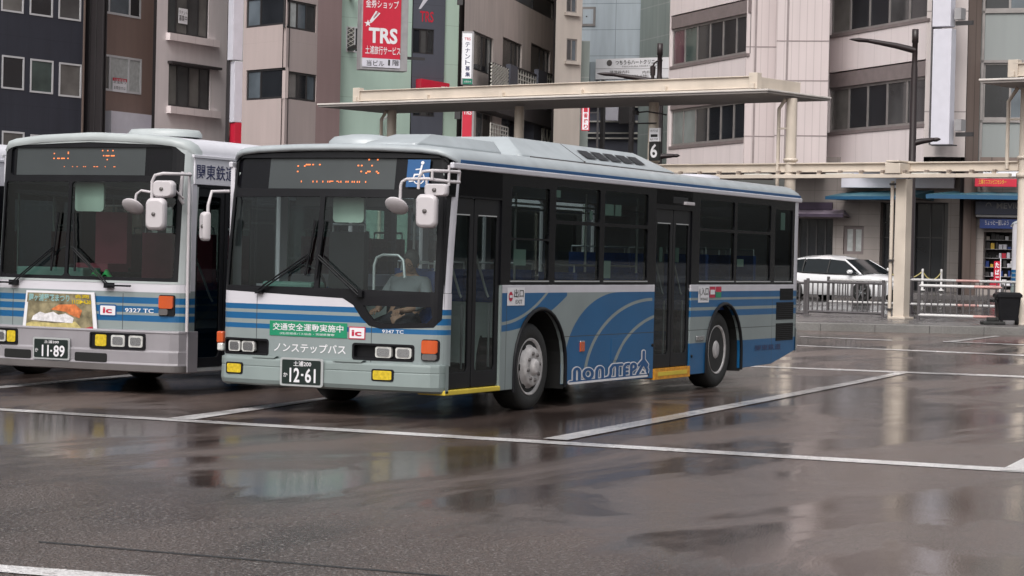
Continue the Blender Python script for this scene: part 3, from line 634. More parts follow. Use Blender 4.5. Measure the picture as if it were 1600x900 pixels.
    b = MB(); b.tube([(-2.02 + .22 * cos(a), .75 - .06 * sin(a), 1.30 + .20 * sin(a)) for a in [2 * pi * k / 20 for k in range(21)]], .014, 'black_trim', 6, False); b.tube([(-2.02, .55, 1.1), (-2.02, .76, 1.3)], .03, 'black_trim', 8); b.build('steering_wheel', root)
    seat(root, -2.0, 1.15, .75, 'interior_dark')
    b = MB(); b.shell([rrect(-1.41, -1.05, 1.95, 2.22, .04)], 'pale_panel', lambda u, v, t: Vector((u, .22 + t, v)), .03); b.build('interior_mirror', root)
    b = MB(); b.tube([(-1.14, .62, 1.25), (-1.14, .62, 1.52), (-1.11, .62, 1.60), (-1.04, .62, 1.63), (-.86, .62, 1.63), (-.80, .62, 1.58), (-.78, .62, 1.4)], .016, 'steel_rail', 8); b.build('handrail', root)
    b = MB(); b.box(-2.45, -.15, 1.7, 1.73, .36, 1.15, 'interior_wall'); b.build('partition', root)
    b = MB(); b.box(-1.9, -.75, .30, .34, 2.12, 2.26, 'interior_dark'); b.build('header_panel', root)
    for x, y, z in ((-.31, 2.26, .468),): wheel(root, -.06, 2.13 + .02, .468, .468, 1)
    wheel(root, -W_ + .06, 2.15, .468, .468, -1)
    wheel(root, -.08, 7.84, .50, .495, 1, False); wheel(root, -W_ + .08, 7.84, .50, .495, -1, False)
    return root
BUS = make_main_bus()

# ------------------------------------------------------------ the older step-entrance bus
mat('old_bumper', (.27, .255, .275), .4, var=.08, coat=.2)
mat('old_roof', (.38, .41, .415), .4, var=.08)
mat('old_white', (.62, .61, .66), .4, var=.05)
mat('poster_leaf', (.20, .17, .10), .5, var=.7, scale=9)
mat('poster_flower', (.66, .64, .66), .5, var=.25, scale=25)
mat('poster_orange', (.55, .16, .05), .5, var=.4, scale=18)
mat('poster_yellow', (.48, .40, .16), .5, var=.3, scale=20)
mat('poster_teal', (.25, .42, .42), .5, var=.2)
def make_old_bus():
    W_, L_ = 2.5, 10.9
    root = thing('city_bus', 'older white-sided bus with a flower poster on its nose, left of the wave-painted bus', 'bus', (-3.95, 1.3, 0))
    def fy(x):
        t = (x + W_ / 2) / (W_ / 2); y = -.08 * (1 - t * t); e = abs(x + W_ / 2) - (W_ / 2 - .16)
        if e > 0: y += .16 - sqrt(max(0, .16 ** 2 - min(e, .16) ** 2))
        return y
    def rake(z): return .06 * max(0, z - 1.2)
    def FM(off): return lambda u, v, t: Vector((u, fy(u) + rake(v) - off + t, v))
    def SM(x0, s=-1): return lambda u, v, t: Vector((x0 + s * t, u, v))
    CU = [-2.495, -2.48, -2.46, -2.43, -2.40, -2.36] + [-2.3 + .15 * i for i in range(15)] + [-.16, -.12, -.09, -.06, -.03, -.015, -.005]
    CV = frange(1.2, 2.8, .3)
    top = [(-2.5, 2.66), (-2.47, 2.76), (-2.4, 2.83), (-2.2, 2.87), (-1.7, 2.915), (-1.25, 2.925), (-.8, 2.915), (-.3, 2.87), (-.10, 2.83), (-.03, 2.76), (0, 2.66)]
    intop = [(-2.42, 2.74), (-2.30, 2.80), (-1.25, 2.835), (-.20, 2.80), (-.08, 2.74)]
    b = MB()   # lower painted nose
    b.shell([[(-2.5, .70), (0, .70), (0, 1.245), (-2.5, 1.245)]], M_FRONT_OLD, FM(0), .03, CU); b.build('front_panel', root)
    b = MB()   # grey surround of the glazing
    b.shell([[(-2.5, 1.245), (-.0, 1.245)] + list(reversed(top)), [(-2.455, 1.27), (-.075, 1.27), (-.075, 2.70)] + list(reversed(intop))[1:] + [(-2.455, 2.70)]], 'old_roof', FM(.004), .05, CU, CV); b.build('windscreen_surround', root)
    ins = [rrect(-2.40, -1.50, 1.31, 2.385, .04), rrect(-1.46, -.13, 1.31, 2.385, .04), rrect(-2.34, -.21, 2.455, 2.775, .04)]
    b = MB(); b.shell([[(-2.46, 1.268), (-.07, 1.268), (-.07, 2.70), (-.2, 2.81), (-1.25, 2.84), (-2.3, 2.81), (-2.46, 2.70)]] + ins, 'black_trim', FM(-.005), .03, CU, CV); b.build('windscreen_frame', root)
    for i in ins[:2]:
        b = MB(); b.shell([i], 'bus_windscreen', FM(-.018), 0, CU, CV, True); b.build('windscreen', root, normals=False)
    b = MB(); b.shell([rrect(-2.43, -.09, 2.43, 2.80, .05)], 'window_black', FM(-.03), .01, CU, CV); b.shell([[(-2.27, 2.46), (-.55, 2.46), (-.55, 2.79), (-2.27, 2.79)]], 'display', FM(-.028), 0, CU, CV); ds = b.build('destination_display', root)
    b = MB()
    b.dots('回', (-1.75, -1.54, 2.60, 2.74), 'led_amber', FM(-.024), 12, 10, lambda j, i: j in (3, 7, 8) and (i + j) % 4); b.dots('送', (-1.12, -.92, 2.60, 2.745), 'led_amber', FM(-.024), 12, 10, lambda j, i: j in (2, 5, 9) and (i + j) % 4)
    b.dots('OUT OF SERVICE', (-1.66, -.92, 2.535, 2.575), 'led_amber', FM(-.024), 60, 5, lambda j, i: j in (2,) and i % 3); b.build('lettering', ds, normals=False)
    # bumper
    b = MB(); bp = [(-.0, .725), (.05, .72), (.06, .70), (.05, .69), (.045, .50), (.06, .485), (.055, .36), (.065, .34), (.05, .27), (0, .25)]
    xs = [-2.515, -2.50, -2.46, -2.38, -2.2, -1.8, -1.25, -.7, -.3, -.12, -.04, 0, .012]
    b.grid([[Vector((x, fy(max(min(x, -.004), -W_ + .004)) - o_ + (0 if -2.5 < x < 0 else .05), z)) for x in xs] for o_, z in bp], 'old_bumper', smooth=False); b.box(-.05, .012, .1, .30, .26, .72, 'old_bumper'); b.build('bumper', root, .006)
    q = MB(); q.shell([[(-2.5, .265), (0, .265), (0, .335), (-2.5, .335)]], 'grey_lens', FM(.068), .02, CU); q.build('bumper_lip', root)
    for x0, x1, items in ((-2.56, -2.08, ((-2.55, -2.41, 'c'), (-2.39, -2.25, 'c'), (-2.23, -2.11, 'y'))), (-1.09, -.40, ((-1.02, -.88, 'y'), (-.82, -.65, 'c'), (-.60, -.43, 'c')))):
        x0 = max(x0, -2.49); q = MB(); q.shell([rrect(x0, x1, .505, .685, .02)], 'black_trim', FM(.052), .02, CU); q.shell([rrect(x0, x1, .505, .685, .02), rrect(x0 + .015, x1 - .015, .52, .67, .02)], 'black_trim', FM(.066), .02, CU); hl = q.build('headlight_housing', root)
        for a, c, k in items:
            a = max(a, -2.475); q = MB(); q.shell([rrect(a, c, .53, .66, .02)], 'yellow_lens' if k == 'y' else 'clear_lens', FM(.062), .02, CU)
            if k == 'c': q.shell([rrect(a + .02, c - .02, .55, .64, .02)], 'chrome', FM(.066), .01, CU)
            q.build('fog_light' if k == 'y' else 'headlight', hl, .003)
    for x0, x1 in ((-2.26, -1.88), (-1.28, -.87)):
        q = MB(); q.shell([rrect(x0, x1, .35, .45, .02)], 'dark_hole', FM(.064), .01, CU); q.build('air_inlet', root)
    b = MB(); b.shell([rrect(-1.84, -1.34, .35, .60, .02)], 'steel_rail', FM(.078), .015, CU); pl = b.build('number_plate', root, .003)
    b = MB(); b.shell([rrect(-1.82, -1.36, .37, .58, .015)], 'plate_green', FM(.082), 0, CU); b.text('土浦200', (-1.68, -1.48, .535, .57), 'decal_white', FM(.085), .012); b.text('か', (-1.805, -1.76, .43, .475), 'decal_white', FM(.085), .01)
    b.text('11', (-1.71, -1.615, .385, .515), 'decal_white', FM(.085), .02); b.text('89', (-1.55, -1.40, .385, .515), 'decal_white', FM(.085), .02); b.box(-1.59, -1.57, fy(-1.55) - .086, fy(-1.55) - .08, .44, .46, 'decal_white'); b.build('lettering', pl, normals=False)
    # poster in a white frame
    b = MB(); P4 = lambda o: (lambda u, v, t: FM(.03 + o)(-1.96 + .87 * u - .05 * (1 - v) * (1 - 2 * u) , .625 + .49 * v, t))
    b.shell([[(-.03, -.02), (1.03, -.02), (1.03, 1.03), (-.03, 1.03)]], 'decal_white', P4(0), .012, (.2, .4, .6, .8)); ps = b.build('poster', root)
    b = MB(); R = lambda a, c, d, e: [(a, d), (c, d), (c, e), (a, e)]; cc = (.2, .4, .6, .8)
    b.shell([R(.02, .98, .03, .98)], 'poster_leaf', P4(.004), 0, cc); b.shell([R(.0, .68, .76, .98)], 'poster_leaf', P4(.006), 0, cc)
    b.text('霞ヶ浦菊花まつり', (.03, .66, .79, .96), 'poster_teal', P4(.009), .03); b.text('11/3▶4.30', (.70, .98, .74, .86), 'yellow_lens', P4(.009), .03); b.text('会期', (.74, .95, .88, .97), 'yellow_lens', P4(.009), .02)
    b.shell([[(.10, .34), (.70, .30), (.72, .42), (.6, .52), (.5, .48), (.42, .55), (.3, .50), (.22, .54), (.12, .44)]], 'poster_flower', P4(.008), 0, cc); b.shell([[(.38, .60), (.60, .56), (.66, .50), (.80, .42), (.84, .60), (.74, .74), (.5, .72)]], 'poster_orange', P4(.007), 0, cc)
    b.shell([[(.0, .06), (.6, .06), (.82, .2), (.74, .34), (.5, .28), (.1, .30), (.03, .26)]], 'poster_yellow', P4(.007), 0, cc); b.shell([[(.55, .03), (.98, .03), (.98, .24), (.8, .17)]], 'decal_red', P4(.010), 0, cc); b.text('会場 土浦駅前', (.60, .95, .05, .13), 'decal_white', P4(.013), .02); b.build('picture', ps, normals=False)
    b = MB(); b.shell([rrect(-1.02, -.795, .865, 1.0, .02)], 'decal_blue', FM(.004), .002, CU); b.shell([rrect(-1.0, -.81, .88, .985, .01)], 'decal_white', FM(.007), .002, CU); b.text('ic', (-.965, -.85, .90, .965), 'decal_red', FM(.010), .03); b.build('card_sticker', root, normals=False)
    b = MB(); b.text('9327 TC', (-.69, -.34, .918, .965), 'decal_white', FM(.004), .015); b.build('lettering', root, normals=False)
    q = MB(); q.shell([rrect(-.275, -.095, .89, 1.125, .02)], 'black_trim', FM(.012), .03, CU); q.shell([rrect(-.265, -.105, .975, 1.115, .02)], 'amber_lens', FM(.035), .03, CU); q.shell([rrect(-.265, -.16, .90, .97, .02)], 'grey_lens', FM(.03), .03, CU); q.build('indicator', root, .006)
    for piv, elb, b0, b1 in (((-2.17, 1.215), (-1.63, 1.62), (-1.66, 1.36), (-1.60, 2.03)), ((-.88, 1.215), (-1.36, 1.62), (-1.34, 1.36), (-1.40, 2.03))):
        q = MB()
        for dz in (-.014, .014): q.tube([FM(.05)(piv[0], piv[1] + dz, 0), FM(.05)(elb[0], elb[1] + dz, 0)], .008, 'black_trim', 6)
        p = FM(.06)(*piv, 0); q.box(piv[0] - .05, piv[0] + .05, p.y, p.y + .06, piv[1] - .03, piv[1] + .03, 'black_trim')
        s_ = -1 if piv[0] < -1.5 else 1; q.tube([p, p + Vector((s_ * .30, 0, .0))], .012, 'black_trim', 6); wp = q.build('wiper', root); q = MB(); q.tube([FM(.02)(*b0, 0), FM(.022)(*b1, 0)], .012, 'black_trim', 6); q.build('wiper_blade', wp)
    # sides
    for x0, s in ((0, -1), (-W_, 1)):
        b = MB(); b.shell([[(.16 if s > 0 else 1.52, .28), (2.3, .28)] + arch_poly(2.75, .28, .58, 1.0)[1:-1] + [(3.4, .28), (7.2, .28)] + arch_poly(7.75, .28, .56, 1.0)[1:-1] + [(8.4, .28), (10.8, .36), (10.8, 1.26), (.16 if s > 0 else 1.52, 1.26)]], M_SIDE_OLD, SM(x0, s), .05); b.build('side_panel', root)
        wz = [(1.9 + i * 1.5, 3.28 + i * 1.5, 1.32, 2.30) for i in range(5)] + [(9.45, 10.6, 1.32, 2.30)]
        if s > 0: wz = [(.3, 1.6, 1.3, 2.3)] + wz
        b = MB(); b.shell([[(1.52 if s < 0 else .16, 1.262), (10.8, 1.262), (10.8, 2.37), (1.52 if s < 0 else .16, 2.37)]] + [rrect(*w, .05) for w in wz], 'window_black', SM(x0 - .003 * (s < 0) + .003 * (s > 0), s), .05); b.build('window_band', root)
        for w in wz:
            q = MB(); q.shell([rrect(w[0] - .01, w[1] + .01, w[2] - .01, w[3] + .01, .05)], 'bus_glass', SM(x0 + s * .02)); q.build('window', root, normals=False)
        q = MB(); q.box(x0 - .01, x0 + .012, .17, 10.8, 2.37, 2.68, 'old_white'); q.box(x0 - .012 if s > 0 else x0, x0 if s > 0 else x0 + .03, .12, 10.8, 2.665, 2.70, 'old_white'); q.build('side_board', root, .006)
        for yc, xx in ((2.75, x0), (7.75, x0)):
            q = MB(); q.grid([[(x, u, v) for u, v in arch_poly(yc, .25, .58, 1.0)] for x in (xx, xx + s * .5)], 'dark_hole', smooth=False); q.build('wheel_housing', root)
    # door on the near side
    for a, c in ((.24, .83), (.86, 1.48)):
        q = MB(); q.shell([rrect(a, c, .31, 2.34, .03), rrect(a + .06, c - .06, .42, 2.24, .05)], 'black_trim', SM(-.02), .03); dr = q.build('door_leaf', root, .004)
        g = MB(); g.shell([rrect(a + .05, c - .05, .41, 2.25, .04)], 'door_glass', SM(-.032)); g.build('pane', dr, normals=False)
        g = MB(); g.tube([(-.07, a + .12, 1.6), (-.09, a + .14, 1.55), (-.09, c - .14, 1.1), (-.07, c - .12, 1.05)], .013, 'steel_rail', 6); g.build('handle', dr)
    q = MB(); q.shell([[(.15, .28), (.235, .28), (.235, 2.37), (.15, 2.37)]], M_SIDE_OLD, SM(.002), .04); q.box(-.05, 0, 1.485, 1.515, .3, 2.36, 'black_trim'); q.box(-.04, .0, .235, 1.49, 2.342, 2.37, 'black_trim'); q.build('door_frame', root)
    q = MB(); q.box(-.3, .01, .24, 1.50, .27, .305, 'steel_rail'); q.build('step_edge', root)
    q = MB(); F = lambda u, v, t: Vector((.016, u, v)); q.text('関東鉄道', (.20, .98, 2.43, 2.60), 'decal_navy', F, .008); q.build('lettering', root, normals=False)
    # roof
    prof = [(0, 2.68), (0, 2.74), (-.03, 2.81), (-.10, 2.86), (-.22, 2.89), (-.6, 2.93), (-1.25, 2.955)]; prof += [(-W_ - x, z) for x, z in reversed(prof[:-1])]
    rows = []
    for yy, dz, k in ((.085, -.10, 1), (.07, -.06, 1), (.10, -.01, .95), (.25, 0, .6), (.6, 0, 0), (5, 0, 0), (10.6, 0, 0), (10.85, -.04, 0), (10.95, -.12, 0)):
        rows.append([Vector((x, (fy(max(min(x, -.003), -W_ + .003)) + .10) * k + yy - .10 * k, z + dz * min(1, (z - 2.62) / .2))) for x, z in prof])
    b = MB(); b.grid(rows[:4], 'old_roof'); b.build('roof_brow', root); b = MB(); b.grid(rows[3:], 'old_white'); b.build('roof', root)
    b = MB(); b.grid([[Vector((x, 10.8 + y, z)) for x, y in ((0, 0), (-.03, .12), (-.12, .17), (-1.25, .2), (-2.38, .17), (-2.47, .12), (-2.5, 0))] for z in (.35, 1.25, 2.0, 2.7)], M_SIDE_OLD); b.build('rear_panel', root)
    q = MB(); q.lathe([(0, .36), (.04, .36), (.085, .33), (.095, .2), (.10, .0005)], 'old_roof', (0, 0, 0), 'z', 28, Matrix.Translation((-.76, .75, 2.925)) @ Matrix.Diagonal((1.2, 1, 1, 1))); q.build('roof_hatch', root)
    b = MB(); b.box(-W_ + .3, -.3, .3, 10.4, .34, .60, 'dark_hole'); b.box(-2.2, -.3, .25, 1.8, .3, .5, 'dark_hole'); b.build('chassis', root)
    # mirrors
    q = MB(); y0 = -.28
    q.tube([(.04, .05, 2.47), (.03, -.12, 2.47), (-.10, y0, 2.47), (-.20, y0, 2.45), (-.235, y0, 2.38), (-.235, y0, 2.0)], .018, 'mirror_plastic', 8)
    q.tube([(-.235, y0, 2.26), (-.37, y0, 2.28), (-.43, y0, 2.24), (-.45, y0, 2.12)], .015, 'mirror_plastic', 8)
    q.tube([(-.02, -.02, 2.50), (-.03, -.05, 2.2), (-.02, 0, 2.15)], .02, 'mirror_plastic', 8); q.tube([(.0, -.02, 2.20), (-.06, -.2, 2.34)], .012, 'mirror_plastic', 8)
    q.tube([(.012, .06, 2.5), (.02, .06, .72)], .018, 'mirror_plastic', 8); q.build('mirror_arm', root)
    def bmir(cx, cy, cz, w, h, rz=.15):
        T = Matrix.Translation((cx, cy, cz)) @ Matrix.Rotation(rz, 4, 'Z'); q = MB(); rr_ = rrect(-w / 2, w / 2, -h / 2, h / 2, min(w, h) * .3, 6)
        q.grid([[T @ Vector((u * k, yy, v * k)) for u, v in rr_] for yy, k in ((-.05, .80), (-.035, .94), (-.01, 1), (.03, 1))], 'mirror_plastic', True, True, True, False); q.quad([T @ Vector((u * .97, .03, v * .97)) for u, v in rr_], 'chrome')
        q.lathe([(-.065, .0005), (-.065, .02), (-.04, .022)], 'grey_lens', T @ Vector((0, 0, 0)), 'y', 10); q.build('mirror', root)
    bmir(-.17, y0 - .01, 2.02, .225, .36); bmir(-.11, y0 + .04, 2.30, .25, .19)
    q = MB(); T = Matrix.Translation((-.46, y0 - .02, 2.10)) @ Matrix.Rotation(radians(48), 4, 'X') @ Matrix.Rotation(radians(-26), 4, 'Y')
    q.lathe([(.034, .0005), (.032, .05), (.022, .09), (.006, .122), (0, .126), (-.012, .122), (-.014, .0005)], 'mirror_plastic', (0, 0, 0), 'z', 24, T @ Matrix.Rotation(radians(90), 4, 'X')); q.build('mirror', root)
    bus_interior(root, W_, L_, .72, 2.55, [(-.4, 3.2), (-.4, 4.1), (-.4, 5.0), (-2.1, 2.3), (-2.1, 3.2), (-2.1, 4.1), (-.4, 6.0)], 'seat_red')
    b = MB(); b.box(-2.4, -1.2, .1, .5, .9, 1.24, 'interior_green'); b.box(-2.3, -1.4, .15, .5, 1.24, 1.40, 'interior_green'); b.box(-1.1, -.1, .1, .35, .9, 1.22, 'interior_dark')
    for x in (-2.35, -2.05, -1.75, -1.0, -.35): b.box(x, x + .16, .08, .3, 1.235, 1.27, 'pale_panel')
    b.build('dashboard', root, .02)
    b = MB(); b.tube([(-1.95 + .24 * cos(a), .72 - .08 * sin(a), 1.42 + .22 * sin(a)) for a in [2 * pi * k / 20 for k in range(21)]], .014, 'black_trim', 6, False); b.tube([(-1.95, .5, 1.2), (-1.95, .72, 1.42)], .03, 'black_trim', 8); b.build('steering_wheel', root)
    seat(root, -1.95, 1.1, .95, 'seat_red')
    b = MB(); b.shell([rrect(-1.56, -1.18, 2.05, 2.38, .04)], 'pale_panel', lambda u, v, t: Vector((u, .20 + t, v)), .03); b.build('interior_mirror', root)
    for yy in (2.75, 7.75): wheel(root, -.10, yy, .47, .47, 1, yy < 5); wheel(root, -W_ + .1, yy, .47, .47, -1, yy < 5)
    return root
OLD = make_old_bus(); OLD.scale.x = 1.055
b = MB(); rnd = random.Random(3); n = 9
rows = [[Vector((-5.30 + .28 * i / n, 1.42 + .10 * j / 4, 1.275 + .05 * (sin(i * 1.3) + 1) * (.6 if j in (0, 4) else 1) + .015 * rnd.random())) for i in range(n + 1)] for j in range(5)]
b.grid(rows, 'green_cloth'); tag(b.build('cloth'), 'crumpled bright green cloth on the dashboard of the poster bus', 'cloth')
dup(OLD, 'bus in the leftmost bay showing only a front wheel beyond the poster bus', (-7.66, 1.05, 0))
rb = dup(BUS, 'bus waiting beyond the barrier, only its white rear corner showing at the right edge', None, None)
_p = PT(1579, 420, 66.0); rb.rotation_euler = (0, 0, radians(172)); rb.location = (_p.x, _p.y + 0, gz(_p.x, _p.y))
_T = Matrix.Rotation(radians(172), 3, 'Z') @ Vector((0, 10.8, 0)); rb.location = (_p.x - _T.x, _p.y - _T.y, gz(_p.x, _p.y))

# ------------------------------------------------------------ the dozing man by the front door of the wave-painted bus
mat('skin', (.36, .21, .15), .55, var=.08, scale=20); mat('shirt', (.20, .215, .23), .8, var=.1); mat('trousers', (.03, .03, .04), .8); mat('grey_hair', (.07, .07, .07), .7, var=.3, scale=40); mat('vest', (.035, .05, .04), .8, var=.2)
def make_man():
    root = thing('person', 'man in white shirt and dark waistcoat dozing with his head tilted, behind the windscreen', 'person', (-.98, .80, .85))
    # local: faces -y, seat top at z=0, hips at y=.3
    hip = (0, .30, .12); bel = (0, .28, .28); chest = (.03, .24, .44); neck = (.06, .20, .60); 
    H = Vector((.10, .13, .72))
    ch = [[(*hip, .15), (*bel, .145), (*chest, .155), (*neck, .06), (H.x, H.y + .02, H.z - .05, .058)],
          [(*chest, .155), (-.16, .25, .50, .07), (-.25, .16, .30, .048), (-.17, -.06, .22, .036), (-.13, -.12, .21, .03)],
          [(*chest, .155), (.22, .23, .50, .07), (.30, .14, .30, .048), (.20, -.08, .22, .036), (.15, -.13, .21, .03)],
          [(*hip, .15), (-.12, .12, .08, .09), (-.14, -.16, .06, .065), (-.14, -.20, -.36, .045), (-.14, -.32, -.40, .035)],
          [(*hip, .15), (.12, .12, .08, .09), (.14, -.16, .06, .065), (.14, -.20, -.36, .045), (.14, -.32, -.40, .035)]]
    for s in (-1, 1):
        hx, hy, hz = (-.13, -.12, .21) if s < 0 else (.15, -.13, .21)
        ch.append([(hx, hy, hz, .03), (hx + s * -.01, hy - .06, hz, .034)])
        for k, l in enumerate((.060, .075, .070, .055)):
            fx = hx + s * (-.03 + .02 * k); ch.append([(hx + s * -.01, hy - .06, hz, .034), (fx, hy - .10, hz - .005, .0095), (fx, hy - .10 - l * .5, hz - .02, .009), (fx, hy - .10 - l * .75, hz - .05, .008)])
        ch.append([(hx + s * -.01, hy - .06, hz, .034), (hx - s * .045, hy - .07, hz, .011), (hx - s * .06, hy - .10, hz - .02, .009)])
    body = skin_body('body', ch, MATS['skin'], root, 1)
    T = Matrix.Translation(H) @ Matrix.Rotation(radians(24), 4, 'X') @ Matrix.Rotation(radians(20), 4, 'Y')
    def head(z, y):     # face toward -y
        pass
    b = MB(); rows = []
    for i in range(17):
        a = pi * i / 16; z = .125 * cos(a); r = sin(a); row = []
        for j in range(24):
            p = 2 * pi * j / 24; cx, cy = cos(p), sin(p)
            w = .078 * r * (1 - .18 * max(0, -z / .125)); d = .098 * r
            x, y = w * cx, d * cy
            if cy < -.5: # face side
                y += .010 * r; f = max(0, 1 - abs(cx) * 4.5)
                if -.045 < z < .02: y -= .022 * f * (1 - abs(z + .02) / .05)
                if .0 < z < .03 and .25 < abs(cx) < .6: y += .008
                if -.075 < z < -.055: y -= .005 * (1 - abs(cx))
                if z < -.09: y -= .010
            row.append(T @ Vector((x, y, z)))
        rows.append(row)
    b.grid(rows, 'skin', True); 
    for s in (-1, 1): b.lathe([(-.008, .0005), (-.008, .022), (.004, .028), (.008, .02)], 'skin', T @ Vector((s * .078, .01, -.01)), 'x', 10)
    b.quad([T @ Vector(p) for p in ((-.022, -.094, -.068), (.022, -.094, -.068), (.018, -.093, -.074), (-.018, -.093, -.074))], 'poster_orange'); b.build('head', body)
    b = MB(); rows = []
    for i in range(9):
        a = pi * .56 * i / 8; z = .135 * cos(a); r = sin(a)
        rows.append([T @ Vector((.085 * r * cos(2 * pi * j / 24), max(.106 * r * sin(2 * pi * j / 24), -.085 + .09 * max(0, .10 - z) * 3), z)) for j in range(24)])
    b.grid(rows, 'grey_hair', True); b.build('hair', root)
    b = MB()
    for s in (-1, 1): b.tube([T @ Vector((s * .032 + .024 * cos(2 * pi * k / 12), -.104, .012 + .017 * sin(2 * pi * k / 12))) for k in range(13)], .0025, 'black_trim', 5, False); b.tube([T @ Vector((s * .056, -.104, .015)), T @ Vector((s * .080, 0, .012))], .0025, 'black_trim', 5)
    b.build('glasses', root)
    skin_body('shirt', [[(0, .30, .12, .165), (0, .28, .28, .160), (.03, .24, .44, .168), (.055, .21, .555, .075)], [(.03, .24, .44, .168), (-.16, .25, .50, .082), (-.25, .16, .30, .062), (-.18, -.03, .225, .05)], [(.03, .24, .44, .168), (.22, .23, .50, .082), (.30, .14, .30, .062), (.21, -.05, .225, .05)]], MATS['shirt'], root, 1)
    skin_body('waistcoat', [[(0, .285, .16, .172), (0, .265, .28, .170), (.028, .222, .40, .172)]], MATS['vest'], root, 1)
    skin_body('trousers', [[(0, .30, .10, .165), (-.12, .12, .08, .105), (-.14, -.17, .06, .08), (-.14, -.21, -.32, .062)], [(0, .30, .10, .165), (.12, .12, .08, .105), (.14, -.17, .06, .08), (.14, -.21, -.32, .062)]], MATS['trousers'], root, 1)
    for s in (-1, 1):
        b = MB(); b.box(s * .14 - .045, s * .14 + .045, -.46, -.18, -.44, -.375, 'black_trim'); b.build('shoe', root, .02)
make_man()
seat(BUS, -.98, .85, .35)
# small ledge the shoes rest on is the raised floor of the bus
b = MB(); b.box(-1.3, -.5, .45, 1.6, .355, .40, 'interior_dark'); b.build('floor_step', BUS)

